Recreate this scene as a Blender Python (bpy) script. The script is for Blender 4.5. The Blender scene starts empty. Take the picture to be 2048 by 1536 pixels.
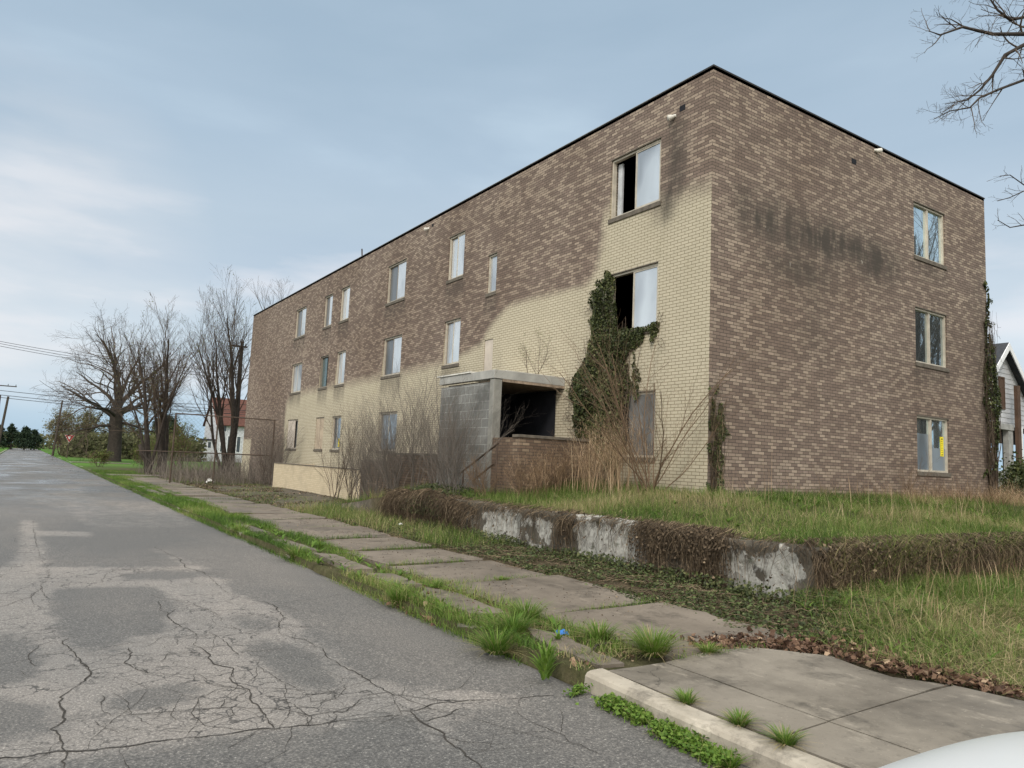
import bpy, math, random
import numpy as np
from mathutils import Vector, Matrix
random.seed(7); rng = np.random.default_rng(7)
S = bpy.context.scene
COL = S.collection
RAD = math.radians

# ------------------------------------------------------------------ camera
CAM = np.array([-10.816, -9.528, 1.6])
def cam_axes(yaw, pitch, roll):
    f = np.array([math.sin(yaw)*math.cos(pitch), math.cos(yaw)*math.cos(pitch), math.sin(pitch)])
    rt = np.array([math.cos(yaw), -math.sin(yaw), 0.0]); up = np.cross(rt, f)
    return math.cos(roll)*rt+math.sin(roll)*up, -math.sin(roll)*rt+math.cos(roll)*up, f
RT, UP, FW = cam_axes(RAD(33.501), RAD(6.184), RAD(2.527))
cd = bpy.data.cameras.new('camera'); cam = bpy.data.objects.new('camera', cd); COL.objects.link(cam)
M4 = Matrix(((RT[0], UP[0], -FW[0], CAM[0]), (RT[1], UP[1], -FW[1], CAM[1]), (RT[2], UP[2], -FW[2], CAM[2]), (0, 0, 0, 1)))
cam.matrix_world = M4
cd.sensor_width = 36.0; cd.lens = 1465.86/2048*36.0; cd.clip_start = 0.05; cd.clip_end = 3000
S.camera = cam
S.render.resolution_x = 1024; S.render.resolution_y = 768

# ------------------------------------------------------------------ world + sun + exposure
SUN_EL, SUN_AZ = 38.0, 232.0          # azimuth from +Y clockwise (towards +X): light comes from behind-left
W = bpy.data.worlds.new('World'); S.world = W; W.use_nodes = True
wt = W.node_tree; wt.nodes.clear()
def WN(t, **k):
    n = wt.nodes.new(t)
    for a, b in k.items(): setattr(n, a, b)
    return n
wo = WN('ShaderNodeOutputWorld'); wb = WN('ShaderNodeBackground'); wt.links.new(wb.outputs[0], wo.inputs[0])
wb.inputs[1].default_value = 0.1
sky = WN('ShaderNodeTexSky', sky_type='NISHITA', sun_disc=False); sky.sun_elevation = RAD(SUN_EL); sky.sun_rotation = RAD(SUN_AZ)
tc = WN('ShaderNodeTexCoord'); sx = WN('ShaderNodeSeparateXYZ'); wt.links.new(tc.outputs['Generated'], sx.inputs[0])
mp = WN('ShaderNodeMapping'); mp.inputs['Scale'].default_value = (1.0, 1.0, 3.2); mp.inputs['Location'].default_value = (3.1, 1.7, .35)
wt.links.new(tc.outputs['Generated'], mp.inputs[0])
nz = WN('ShaderNodeTexNoise'); nz.inputs['Scale'].default_value = 1.7; nz.inputs['Detail'].default_value = 9; nz.inputs['Roughness'].default_value = .50; nz.inputs['Distortion'].default_value = .25
wt.links.new(mp.outputs[0], nz.inputs['Vector'])
def wramp(stops, src):
    r = WN('ShaderNodeValToRGB'); e = r.color_ramp.elements
    while len(e) < len(stops): e.new(.5)
    for i, (p, c) in enumerate(stops): e[i].position = p; e[i].color = (*c, 1)
    wt.links.new(src, r.inputs[0]); return r
def wmix(a, b, f, bt='MIX'):
    m = WN('ShaderNodeMix', data_type='RGBA', blend_type=bt)
    for s, i in ((f, 0), (a, 6), (b, 7)):
        if isinstance(s, (int, float)): m.inputs[i].default_value = s
        elif isinstance(s, tuple): m.inputs[i].default_value = (*s, 1)
        else: wt.links.new(s, m.inputs[i])
    return m.outputs[2]
# colours by height over the horizon (x10 because the background strength is 0.1)
base = wramp([(0.0, (.38, .54, .68)), (.035, (.38, .54, .68)), (.09, (.50, .60, .68)), (.20, (.52, .61, .69)), (.38, (.375, .485, .595)), (.60, (.325, .435, .545)), (1.0, (.42, .50, .58))], sx.outputs[2])
cloud = wramp([(0.32, (.92, .94, .97)), (.47, (1.0, 1.0, 1.0)), (.58, (1.08, 1.06, 1.05)), (.72, (1.28, 1.23, 1.18))], nz.outputs[0])
c1 = wmix(base.outputs[0], cloud.outputs[0], 1.0, 'MULTIPLY')
# sparse warm-white cloud patches low in the sky
nz2 = WN('ShaderNodeTexNoise'); nz2.inputs['Scale'].default_value = 3.3; nz2.inputs['Detail'].default_value = 6; nz2.inputs['Roughness'].default_value = .5
mp2 = WN('ShaderNodeMapping'); mp2.inputs['Scale'].default_value = (1.0, 1.0, 4.0); mp2.inputs['Location'].default_value = (.2, 4.4, 2.2)
wt.links.new(tc.outputs['Generated'], mp2.inputs[0]); wt.links.new(mp2.outputs[0], nz2.inputs['Vector'])
patch = wramp([(0.50, (0, 0, 0)), (.66, (.75, .75, .75))], nz2.outputs[0])
lowm = wramp([(0.04, (0, 0, 0)), (.10, (1, 1, 1)), (.24, (.9, .9, .9)), (.36, (0, 0, 0))], sx.outputs[2])
pm = wmix(patch.outputs[0], lowm.outputs[0], 1.0, 'MULTIPLY')
c2 = wmix(c1, (.74, .75, .79), pm)
# soft creamy glow low over the far end of the street
gd = WN('ShaderNodeVectorMath', operation='DOT_PRODUCT'); gd.inputs[1].default_value = (-.05, .968, .215); wt.links.new(tc.outputs['Generated'], gd.inputs[0])
gr_ = wramp([(.965, (0, 0, 0)), (.998, (.62, .62, .62))], gd.outputs['Value']); gn = wramp([(.36, (.15, .15, .15)), (.60, (1, 1, 1))], nz2.outputs[0])
c2 = wmix(c2, (.80, .79, .80), wmix(gr_.outputs[0], gn.outputs[0], 1.0, 'MULTIPLY'))
# sky made brighter overhead and behind camera, out of view, to light the scene
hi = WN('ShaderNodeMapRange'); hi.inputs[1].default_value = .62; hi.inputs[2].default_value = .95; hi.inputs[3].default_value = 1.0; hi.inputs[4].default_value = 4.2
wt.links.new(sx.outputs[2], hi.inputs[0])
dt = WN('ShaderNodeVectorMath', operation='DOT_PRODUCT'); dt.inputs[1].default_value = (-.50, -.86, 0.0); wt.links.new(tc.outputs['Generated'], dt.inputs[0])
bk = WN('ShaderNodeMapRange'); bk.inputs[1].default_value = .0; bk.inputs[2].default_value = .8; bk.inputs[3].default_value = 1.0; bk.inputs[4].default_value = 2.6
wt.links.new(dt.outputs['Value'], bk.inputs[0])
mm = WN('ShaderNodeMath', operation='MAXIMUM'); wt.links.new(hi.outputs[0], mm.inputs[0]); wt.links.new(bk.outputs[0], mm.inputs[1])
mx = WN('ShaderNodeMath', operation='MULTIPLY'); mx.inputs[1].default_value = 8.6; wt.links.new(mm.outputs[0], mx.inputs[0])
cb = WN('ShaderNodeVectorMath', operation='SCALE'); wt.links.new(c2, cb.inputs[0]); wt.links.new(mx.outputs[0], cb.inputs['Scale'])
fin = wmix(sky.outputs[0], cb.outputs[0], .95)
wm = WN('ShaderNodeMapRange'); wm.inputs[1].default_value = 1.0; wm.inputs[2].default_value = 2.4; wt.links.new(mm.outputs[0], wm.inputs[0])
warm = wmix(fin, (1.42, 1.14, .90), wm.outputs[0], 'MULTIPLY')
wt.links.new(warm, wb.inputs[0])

ld = bpy.data.lights.new('sun', 'SUN'); ld.energy = 1.6; ld.angle = RAD(12); ld.color = (1.0, .93, .82)
sun = bpy.data.objects.new('sun', ld); COL.objects.link(sun)
az = RAD(SUN_AZ); el = RAD(SUN_EL)
sd = Vector((math.sin(az)*math.cos(el), math.cos(az)*math.cos(el), math.sin(el)))
sun.rotation_euler = (-sd).to_track_quat('-Z', 'Y').to_euler()
S.view_settings.view_transform = 'Standard'; S.view_settings.look = 'None'; S.view_settings.exposure = 0.40; S.view_settings.gamma = 1.0
S.render.engine = 'CYCLES'

# ------------------------------------------------------------------ material helpers
class NT:
    def __init__(s, name):
        s.m = bpy.data.materials.new(name); s.m.use_nodes = True; s.t = s.m.node_tree
        s.b = s.t.nodes['Principled BSDF']
    def n(s, typ, ins=None, **k):
        n = s.t.nodes.new(typ)
        for a, b in k.items(): setattr(n, a, b)
        for a, b in (ins or {}).items(): s.put(n.inputs[a], b)
        return n
    def put(s, sock, v):
        if hasattr(v, 'links') or hasattr(v, 'is_output'): s.t.links.new(v, sock)
        elif isinstance(v, tuple) and len(v) == 3 and sock.type == 'RGBA': sock.default_value = (*v, 1)
        else: sock.default_value = v
    def coord(s): return s.n('ShaderNodeTexCoord').outputs['Object']
    def noise(s, scale, detail=4, rough=.55, vec=None, dist=0.0, out=0):
        n = s.n('ShaderNodeTexNoise', {'Scale': scale, 'Detail': detail, 'Roughness': rough, 'Distortion': dist})
        s.t.links.new(vec if vec is not None else s.pos(), n.inputs['Vector']); return n.outputs[out]
    def pos(s):
        if not hasattr(s, '_p'): s._p = s.n('ShaderNodeNewGeometry').outputs['Position']
        return s._p
    def ramp(s, src, stops, interp='LINEAR'):
        r = s.n('ShaderNodeValToRGB'); r.color_ramp.interpolation = interp; e = r.color_ramp.elements
        while len(e) < len(stops): e.new(.5)
        for i, (p, c) in enumerate(stops):
            e[i].position = p; e[i].color = (c, c, c, 1) if isinstance(c, (int, float)) else (*c, 1)
        s.t.links.new(src, r.inputs[0]); return r.outputs[0]
    def mix(s, a, b, f, bt='MIX'):
        m = s.n('ShaderNodeMix', data_type='RGBA', blend_type=bt)
        s.put(m.inputs[0], f); s.put(m.inputs[6], a); s.put(m.inputs[7], b); return m.outputs[2]
    def math(s, op, a, b=0.0, c=None, clamp=False):
        m = s.n('ShaderNodeMath', operation=op, use_clamp=clamp); s.put(m.inputs[0], a); s.put(m.inputs[1], b)
        if c is not None: s.put(m.inputs[2], c)
        return m.outputs[0]
    def attr(s, name): return s.n('ShaderNodeAttribute', attribute_name=name).outputs['Fac']
    def scalev(s, v, sc, loc=(0, 0, 0)):
        return s.n('ShaderNodeMapping', {'Vector': v, 'Scale': sc, 'Location': loc}).outputs[0]
    def bump(s, h, strength=.3, dist=.01, nrm=None):
        b = s.n('ShaderNodeBump', {'Strength': strength, 'Distance': dist, 'Height': h})
        if nrm is not None: s.t.links.new(nrm, b.inputs['Normal'])
        s.t.links.new(b.outputs[0], s.b.inputs['Normal']); return b.outputs[0]
    def color(s, c): s.put(s.b.inputs['Base Color'], c)
    def rough(s, r): s.put(s.b.inputs['Roughness'], r)

def simple(name, c, rough=.8, metal=0.0, var=.25, scale=3.0, bump=0.0, spec=.3):
    k = NT(name); c2 = tuple(x*(1-var) for x in c); c3 = tuple(min(1, x*(1+var)) for x in c)
    n = k.noise(scale, 5, .6)
    k.color(k.ramp(n, [(.3, c2), (.7, c3)])); k.rough(rough); k.b.inputs['Metallic'].default_value = metal
    k.b.inputs['Specular IOR Level'].default_value = spec
    if bump: k.bump(k.noise(scale*12, 4), bump, .01)
    return k.m

# --- brick of the building: two-tone running bond, cream paint-over where the attribute says
def brick_mat(name, use_attr=True, light=.46, dark=(.196, .149, .124), pale=(.325, .260, .208), redder=0):
    k = NT(name)
    sp = k.n('ShaderNodeSeparateXYZ', {0: k.pos()})
    u = k.math('ADD', sp.outputs[0], sp.outputs[1])
    wob = k.noise(1.3, 3); zz = k.math('MULTIPLY_ADD', wob, .006, sp.outputs[2])
    v = k.n('ShaderNodeCombineXYZ', {0: u, 1: zz}).outputs[0]
    bt = k.n('ShaderNodeTexBrick', {'Vector': v, 'Scale': 1.0, 'Color1': (0, 0, 0), 'Color2': (1, 1, 1), 'Mortar': (0, 0, 0), 'Mortar Size': .0062, 'Mortar Smooth': .2, 'Bias': 0.0, 'Brick Width': .196, 'Row Height': .0665})
    mort = bt.outputs['Fac']
    val = k.n('ShaderNodeSeparateColor', {0: bt.outputs['Color']}).outputs[0]
    clump = k.noise(.75, 4, .6, k.scalev(k.pos(), (1, 1, 2.2)))
    thr = k.math('MULTIPLY_ADD', clump, -.5, 1.0-light+.25)
    isl = k.math('MULTIPLY', k.math('SUBTRACT', val, thr), 7.0, clamp=True)
    # per-brick small tone change
    tone = k.math('FRACT', k.math('MULTIPLY', val, 17.3))
    dk = k.mix(tuple(x*.86 for x in dark), tuple(x*1.16 for x in dark), tone)
    lt = k.mix(tuple(x*.86 for x in pale), tuple(x*1.12 for x in pale), tone)
    c = k.mix(dk, lt, isl)
    mc = (.066, .054, .045)
    big = k.noise(.22, 5, .6); c = k.mix(c, k.mix(c, (.80, .77, .75), 1.0, 'MULTIPLY'), k.ramp(big, [(.40, 0.), (.62, 1.)]))
    if use_attr:
        pn = k.noise(1.6, 5, .65); pa = k.math('MULTIPLY_ADD', k.math('SUBTRACT', pn, .5), .45, k.attr('paint'))
        pf = k.ramp(pa, [(.26, 0.), (.74, 1.)])
        cream = k.mix((.455, .405, .305), (.535, .480, .370), k.noise(.9, 5, .6)); cream = k.mix(cream, (.40, .355, .26), k.ramp(k.noise(2.6, 6, .65, k.scalev(k.pos(), (1, 1, .35))), [(.56, 0.), (.75, .75)]))
        cream = k.mix(k.mix(cream, (.93, .93, .93), 1.0, 'MULTIPLY'), cream, tone)
        c = k.mix(c, cream, pf)
        mc2 = k.mix(mc, (.17, .142, .092), pf)
        c = k.mix(c, mc2, mort)
        st = k.attr('stain'); sn = k.noise(3.0, 7, .72, k.scalev(k.pos(), (1, 1, .30)))
        sf = k.math('MULTIPLY', k.ramp(sn, [(.32, .22), (.56, 1.)]), st, clamp=True)
        c = k.mix(c, (.060, .052, .045), k.math('MULTIPLY', sf, .92))
        # thin white lime runs within the stained band
        wn = k.noise(7.0, 3, .5, k.scalev(k.pos(), (1, 1, .5), (5, 5, 5)))
        c = k.mix(c, (.42, .39, .34), k.math('MULTIPLY', k.ramp(wn, [(.70, 0.), (.74, .8)]), k.math('MULTIPLY', st, .8)))
        di = k.attr('darkening'); c = k.mix(c, (.075, .064, .055), k.math('MULTIPLY', di, k.ramp(k.noise(4, 6, .7, k.scalev(k.pos(), (1, 1, .5))), [(.3, .25), (.65, .95)])))
    else:
        c = k.mix(c, mc, mort)
    k.color(c); k.rough(.88); k.b.inputs['Specular IOR Level'].default_value = .2
    h = k.math('ADD', k.math('SUBTRACT', 1.0, mort), k.math('MULTIPLY', k.noise(60, 3), .25))
    k.bump(h, .55, .006)
    return k.m
M = {}
M['brick'] = brick_mat('building_brick')
M['brick_low'] = brick_mat('low_wall_brick', False, .22, (.165, .118, .088), (.28, .215, .155))
M['coping'] = simple('roof_edge_metal', (.036, .033, .031), .6, .2, .2)
M['coping_light'] = simple('roof_edge_top', (.30, .30, .30), .5, .3, .15)
M['roof'] = simple('tar_roof', (.05, .05, .05), .9)
M['inside'] = simple('dark_interior', (.012, .013, .018), .9)  # near-black colour standing in for the shade inside rooms and porches
M['frame'] = simple('pale_metal_frame', (.50, .45, .37), .45, .15, .18, 6)
M['frame_dk'] = simple('bronze_metal_frame', (.26, .22, .18), .45, .2, .15, 6)
M['sill'] = simple('stone_sill', (.125, .108, .088), .85, 0, .35, 9, .3)
M['fascia'] = simple('grey_painted_fascia', (.34, .335, .315), .7, 0, .22, 2.5, .1)
M['white_metal'] = simple('white_metal', (.62, .60, .55), .5, 0, .2, 5)
M['soffit'] = simple('peeling_soffit', (.26, .20, .15), .85, 0, .5, 9, .4)
M['board'] = simple('weathered_plywood', (.40, .325, .245), .85, 0, .22, 2.5, .2)
M['board_grey'] = simple('grey_board', (.14, .142, .142), .8, 0, .3, 2.5, .2)
M['board_white'] = simple('washed_plywood', (.50, .44, .38), .85, 0, .18, 2.2, .2)
def pane_mat(name, c, metal, rough=.04, streak=.0):
    k = NT(name); n = k.noise(1.2, 4, .5, k.scalev(k.pos(), (1, 1, .3)))
    n_ = k.noise(.9, 2, .5, k.scalev(k.pos(), (1, 1, .5), (4, 7, 2))); c0_ = k.ramp(n, [(.3, tuple(x*.82 for x in c)), (.7, tuple(min(1, x*1.08) for x in c))]); k.color(k.mix(c0_, k.mix(c0_, (.55, .56, .58), 1.0, 'MULTIPLY'), k.ramp(n_, [(.50, 0.), (.62, .8)]))); k.rough(rough)
    k.b.inputs['Metallic'].default_value = metal; k.b.inputs['Specular IOR Level'].default_value = .6
    k.bump(k.noise(1.1, 1), .04, .02)
    return k.m
M['pane_light'] = pane_mat('curtained_glass', (.64, .68, .72), .40, .07)
M['pane_mid'] = pane_mat('hazy_glass', (.34, .39, .43), .45, .08)
M['pane_screen'] = pane_mat('screened_glass', (.17, .185, .20), .35, .28)
M['pane_dark'] = pane_mat('dark_glass', (.035, .045, .055), .3, .03)
M['pane_mirror'] = pane_mat('reflecting_glass', (.66, .78, .82), .92, .015)
M['pane_teal'] = pane_mat('teal_glass', (.12, .18, .19), .4, .1)
M['curtain'] = simple('pale_curtain', (.50, .52, .55), .9)
M['notice'] = simple('yellow_notice', (.80, .66, .03), .7, 0, .06)
M['ink'] = simple('dark_ink', (.03, .03, .03), .7)
def block_mat():
    k = NT('concrete_block'); sp = k.n('ShaderNodeSeparateXYZ', {0: k.pos()}); u = k.math('ADD', sp.outputs[0], sp.outputs[1])
    v = k.n('ShaderNodeCombineXYZ', {0: u, 1: sp.outputs[2]}).outputs[0]
    bt = k.n('ShaderNodeTexBrick', {'Vector': v, 'Scale': 1.0, 'Color1': (.155, .157, .15), 'Color2': (.225, .225, .215), 'Mortar': (.37, .37, .355), 'Mortar Size': .007, 'Mortar Smooth': .3, 'Brick Width': .40, 'Row Height': .20})
    n = k.noise(1.4, 6, .65); c = k.mix(bt.outputs['Color'], (.085, .085, .08), k.ramp(n, [(.46, 0.), (.64, .8)]))
    k.color(c); k.rough(.9); k.bump(k.math('ADD', k.math('MULTIPLY', bt.outputs['Fac'], -.5), k.noise(50, 3)), .3, .006); return k.m
M['block'] = block_mat()
M['cast'] = simple('cast_concrete', (.24, .235, .215), .9, 0, .3, 3, .3)
def concrete(name, a, b, dark, sc=1.0, spots=.35):
    k = NT(name); n = k.noise(1.1*sc, 7, .62); c = k.ramp(n, [(.32, a), (.66, b)])
    n2 = k.noise(.6*sc, 5, .7, k.scalev(k.pos(), (1, 1, 1), (9, 2, 4))); c = k.mix(c, dark, k.ramp(n2, [(.47, 0.), (.66, .8)]))
    n3 = k.noise(55, 3, .6); c = k.mix(c, tuple(min(1, x*1.8) for x in b), k.ramp(n3, [(.66, 0.), (.74, spots)]))
    n4 = k.noise(24, 5, .7); c = k.mix(c, tuple(x*.5 for x in a), k.ramp(n4, [(.57, 0.), (.72, .55)]))
    dv = k.n('ShaderNodeVectorMath', {0: k.pos(), 1: k.n('ShaderNodeVectorMath', {0: k.noise(3, 4, .6, out=1), 'Scale': .5}, operation='SCALE').outputs[0]}, operation='ADD').outputs[0]
    vo = k.n('ShaderNodeTexVoronoi', {'Vector': dv, 'Scale': .9}, feature='DISTANCE_TO_EDGE').outputs['Distance']
    c = k.mix(c, tuple(x*.25 for x in a), k.math('MULTIPLY', k.ramp(vo, [(.002, .9), (.008, 0.)]), k.ramp(k.noise(.8, 2), [(.48, 0.), (.56, 1.)])))
    n5 = k.noise(2.3, 8, .75, k.scalev(k.pos(), (1, 1, 1), (1, 6, 2))); c = k.mix(c, tuple(x*.42 for x in a), k.ramp(n5, [(.52, 0.), (.66, .85)]))
    n6 = k.noise(3.1, 8, .75, k.scalev(k.pos(), (1.6, .8, 1), (7, 2, 2))); c = k.mix(c, tuple(min(1, x*1.45) for x in b), k.ramp(n6, [(.58, 0.), (.70, .7)]))
    k.color(c); k.rough(k.ramp(n2, [(.4, .85), (.6, .55)])); k.b.inputs['Specular IOR Level'].default_value = .35
    k.bump(k.math('ADD', k.noise(70, 4), k.noise(6, 4)), .25, .008); return k.m
M['slab'] = concrete('old_sidewalk_concrete', (.128, .106, .084), (.190, .160, .130), (.080, .068, .056))
M['slab_new'] = concrete('newer_sidewalk_concrete', (.158, .138, .112), (.225, .200, .166), (.090, .078, .064), 1.0, .7)
M['kerb'] = concrete('kerb_concrete', (.30, .265, .215), (.40, .36, .30), (.19, .165, .13), 2.0, .3)
M['kerb_old'] = concrete('old_kerb_stone', (.22, .20, .165), (.33, .295, .245), (.08, .08, .06), 3.0, .3)
def asphalt():
    k = NT('cracked_asphalt')
    pn = k.noise(2.8, 9, .74); a0_ = k.math('MULTIPLY_ADD', k.math('SUBTRACT', pn, .5), 1.5, k.attr('pale')); a = k.math('MULTIPLY_ADD', k.math('SUBTRACT', k.noise(11, 6, .7), .5), .8, a0_)
    far = k.noise(.30, 5, .6, k.scalev(k.pos(), (1, .45, 1)))
    pf = k.ramp(a, [(.30, 0.), (.66, 1.)])
    ag = k.noise(62, 4, .85); ag2 = k.noise(24, 4, .7)
    dk = k.ramp(ag, [(.34, (.030, .030, .031)), (.50, (.086, .083, .080)), (.60, (.135, .130, .124)), (.68, (.40, .385, .36))])
    pl = k.ramp(ag, [(.34, (.072, .068, .064)), (.50, (.160, .150, .141)), (.60, (.232, .218, .205)), (.70, (.48, .46, .43))])
    c = k.mix(dk, pl, pf)
    c = k.mix(c, k.mix(c, (1.45, 1.38, 1.32), 1.0, 'MULTIPLY'), k.ramp(far, [(.44, 0.), (.66, 1.)]))
    c = k.mix(c, k.mix(c, (.70, .70, .72), 1.0, 'MULTIPLY'), k.ramp(ag2, [(.55, 0.), (.70, .9)]))
    # fine crazing inside the pale, worn areas
    dv = k.n('ShaderNodeVectorMath', {0: k.pos(), 1: k.n('ShaderNodeVectorMath', {0: k.noise(2.5, 4, .6, out=1), 'Scale': .55}, operation='SCALE').outputs[0]}, operation='ADD').outputs[0]
    vo = k.n('ShaderNodeTexVoronoi', {'Vector': dv, 'Scale': 2.6}, feature='DISTANCE_TO_EDGE').outputs['Distance']
    cr = k.math('MULTIPLY', k.ramp(vo, [(.008, 1.), (.024, 0.)]), k.ramp(k.noise(.9, 3), [(.38, 0.), (.50, 1.)]))
    vo2 = k.n('ShaderNodeTexVoronoi', {'Vector': dv, 'Scale': 5.5}, feature='DISTANCE_TO_EDGE').outputs['Distance']
    cr2 = k.math('MULTIPLY', k.ramp(vo2, [(.008, .8), (.030, 0.)]), k.ramp(k.noise(1.3, 3, .5, k.scalev(k.pos(), (1, 1, 1), (8, 3, 1))), [(.46, 0.), (.56, 1.)]))
    cr = k.math('MAXIMUM', cr, cr2); cr = k.math('MULTIPLY', cr, k.math('MULTIPLY_ADD', pf, .72, .20))
    c = k.mix(c, (.035, .032, .030), cr)
    k.color(c); wet = k.attr('wet')
    k.rough(k.math('SUBTRACT', .72, k.math('MULTIPLY', wet, k.ramp(k.noise(.9, 4, .6, k.scalev(k.pos(), (.5, .35, 1))), [(.42, .02), (.60, .50)]))))
    k.b.inputs['Specular IOR Level'].default_value = .5
    k.bump(k.math('ADD', ag, k.math('MULTIPLY', ag2, .7)), .55, .006); return k.m
M['asphalt'] = asphalt()
M['crack'] = simple('crack_dirt', (.038, .034, .030), .95, 0, .4, 20)
def ground_mat():
    k = NT('ground_soil'); g = k.attr('green'); lot = k.attr('lot')
    soil = k.ramp(k.noise(7, 7, .7), [(.32, (.040, .030, .020)), (.55, (.085, .064, .043)), (.74, (.15, .118, .08))])
    gr = k.ramp(k.noise(5, 7, .72), [(.30, (.022, .036, .010)), (.55, (.050, .088, .018)), (.75, (.085, .125, .034))])
    far = k.ramp(k.noise(.12, 4, .6), [(.35, (.050, .120, .018)), (.7, (.085, .170, .030))])
    fa = k.attr('far'); gr = k.mix(gr, far, fa)
    c = k.mix(soil, gr, g)
    lt = k.ramp(k.noise(3.0, 8, .75, k.scalev(k.pos(), (.8, 1.6, 1))), [(.34, (.045, .040, .030)), (.50, (.10, .088, .070)), (.62, (.165, .142, .118)), (.70, (.05, .07, .025))])
    c = k.mix(c, lt, lot)
    k.color(c); k.rough(.95); k.b.inputs['Specular IOR Level'].default_value = .1; k.bump(k.noise(18, 6, .7), .8, .04); return k.m
M['ground'] = ground_mat()
def retwall_mat():
    k = NT('stained_render'); sp = k.n('ShaderNodeSeparateXYZ', {0: k.pos()})
    d = k.ramp(k.noise(3.5, 7, .7), [(.34, (.048, .042, .033)), (.56, (.105, .090, .070)), (.74, (.175, .152, .122))])
    w = k.ramp(k.noise(9, 6, .65), [(.30, (.16, .15, .135)), (.52, (.38, .37, .34)), (.8, (.56, .55, .52))])
    a = k.math('MULTIPLY_ADD', k.math('SUBTRACT', k.noise(1.7, 9, .70, k.scalev(k.pos(), (1, 1, .8))), .5), 2.6, k.attr('plaster'))
    pf = k.ramp(a, [(.46, 0.), (.54, 1.)])
    c = k.mix(d, w, pf)
    c = k.mix(c, (.055, .060, .030), k.ramp(k.noise(5, 6, .7, k.scalev(k.pos(), (1, 1, 1), (3, 3, 3))), [(.56, 0.), (.68, .75)]))
    k.color(c); k.rough(.92); k.bump(k.math('ADD', k.math('MULTIPLY', pf, .5), k.noise(16, 6, .7)), .8, .03); return k.m
M['retwall'] = retwall_mat()
def painted_wall():
    k = NT('cream_painted_blocks'); sp = k.n('ShaderNodeSeparateXYZ', {0: k.pos()}); u = k.math('ADD', sp.outputs[0], sp.outputs[1])
    v = k.n('ShaderNodeCombineXYZ', {0: u, 1: sp.outputs[2]}).outputs[0]
    bt = k.n('ShaderNodeTexBrick', {'Vector': v, 'Scale': 1.0, 'Color1': (.50, .415, .285), 'Color2': (.56, .47, .33), 'Mortar': (.38, .315, .215), 'Mortar Size': .005, 'Brick Width': .23, 'Row Height': .0705})
    c = k.mix(bt.outputs['Color'], (.34, .28, .20), k.ramp(k.noise(1.2, 6, .65), [(.5, 0.), (.72, .7)]))
    k.color(c); k.rough(.85); k.bump(k.math('MULTIPLY', bt.outputs['Fac'], -1.0), .4, .005); return k.m
M['cream_wall'] = painted_wall()
# --- vegetation: tint attribute 0..1 chooses along a ramp
def veg(name, stops, rough=.75, trans=.25):
    k = NT(name); t = k.attr('tint'); c = k.ramp(t, stops); k.color(c); k.rough(rough); k.b.inputs['Specular IOR Level'].default_value = .25
    if trans:
        tr = k.n('ShaderNodeBsdfTranslucent', {'Color': c}); ms = k.n('ShaderNodeMixShader', {0: trans})
        k.t.links.new(k.b.outputs[0], ms.inputs[1]); k.t.links.new(tr.outputs[0], ms.inputs[2])
        k.t.links.new(ms.outputs[0], k.t.nodes['Material Output'].inputs[0])
    return k.m
GREEN = [(0.0, (.035, .075, .012)), (.35, (.085, .165, .022)), (.62, (.150, .235, .038)), (.80, (.245, .255, .095)), (1.0, (.36, .285, .150))]
M['grass'] = veg('grass_blades', GREEN, .6, .3)
M['grass_mix'] = veg('mixed_grass_blades', [(0.0, (.045, .085, .016)), (.30, (.105, .175, .030)), (.52, (.175, .225, .058)), (.70, (.30, .265, .130)), (1.0, (.43, .34, .20))], .65, .3)
M['straw'] = veg('dry_stalks', [(0.0, (.130, .082, .048)), (.4, (.270, .180, .108)), (.75, (.40, .285, .18)), (1.0, (.54, .42, .28))], .8, .1)
M['ivy'] = veg('ivy_leaves', [(0.0, (.020, .026, .010)), (.40, (.046, .060, .020)), (.75, (.090, .105, .036)), (1.0, (.17, .165, .075))], .5, .15)
M['cover'] = veg('ground_ivy', [(0.0, (.030, .038, .016)), (.4, (.056, .078, .026)), (.75, (.098, .130, .042)), (1.0, (.17, .155, .080))], .6, .15)
M['vine_dead'] = veg('dead_vine', [(0.0, (.036, .026, .017)), (.45, (.085, .062, .041)), (.75, (.15, .110, .072)), (1.0, (.30, .23, .155))], .9, 0)
M['litter'] = veg('fallen_leaves', [(0.0, (.045, .026, .018)), (.5, (.110, .062, .040)), (.85, (.20, .125, .080)), (1.0, (.36, .26, .175))], .8, .05)
M['twig'] = veg('bare_twigs', [(0.0, (.040, .030, .023)), (.5, (.088, .066, .050)), (1.0, (.16, .125, .095))], .9, 0)
M['twig_grey'] = veg('grey_twigs', [(0.0, (.085, .074, .065)), (.5, (.155, .134, .117)), (1.0, (.26, .225, .195))], .9, 0)
M['twig_tan'] = veg('tan_twigs', [(0.0, (.10, .066, .042)), (.5, (.17, .115, .075)), (1.0, (.30, .215, .145))], .9, 0)
M['bark'] = simple('dark_bark', (.040, .032, .027), .95, 0, .35, 5, .5)
M['bud'] = veg('spring_buds', [(0.0, (.06, .08, .02)), (.5, (.11, .14, .035)), (1.0, (.20, .21, .07))], .8, .2)
M['far_brush'] = veg('far_brush', [(0.0, (.055, .060, .028)), (.5, (.105, .105, .050)), (1.0, (.20, .175, .10))], .9, .1)
M['evergreen'] = veg('evergreen_needles', [(0.0, (.012, .022, .014)), (.5, (.022, .040, .022)), (1.0, (.045, .068, .034))], .85, .05)
M['pole'] = simple('weathered_pole', (.060, .048, .040), .9, 0, .25, 4)
M['steel'] = simple('rusty_steel', (.085, .062, .048), .7, .3, .3, 6)
M['wire'] = simple('dark_cable', (.03, .032, .038), .7)
M['white_siding'] = simple('white_siding', (.50, .51, .54), .7, 0, .12, 1.5)
M['white_trim'] = simple('white_trim', (.74, .75, .77), .6, 0, .06, 1.5)
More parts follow.
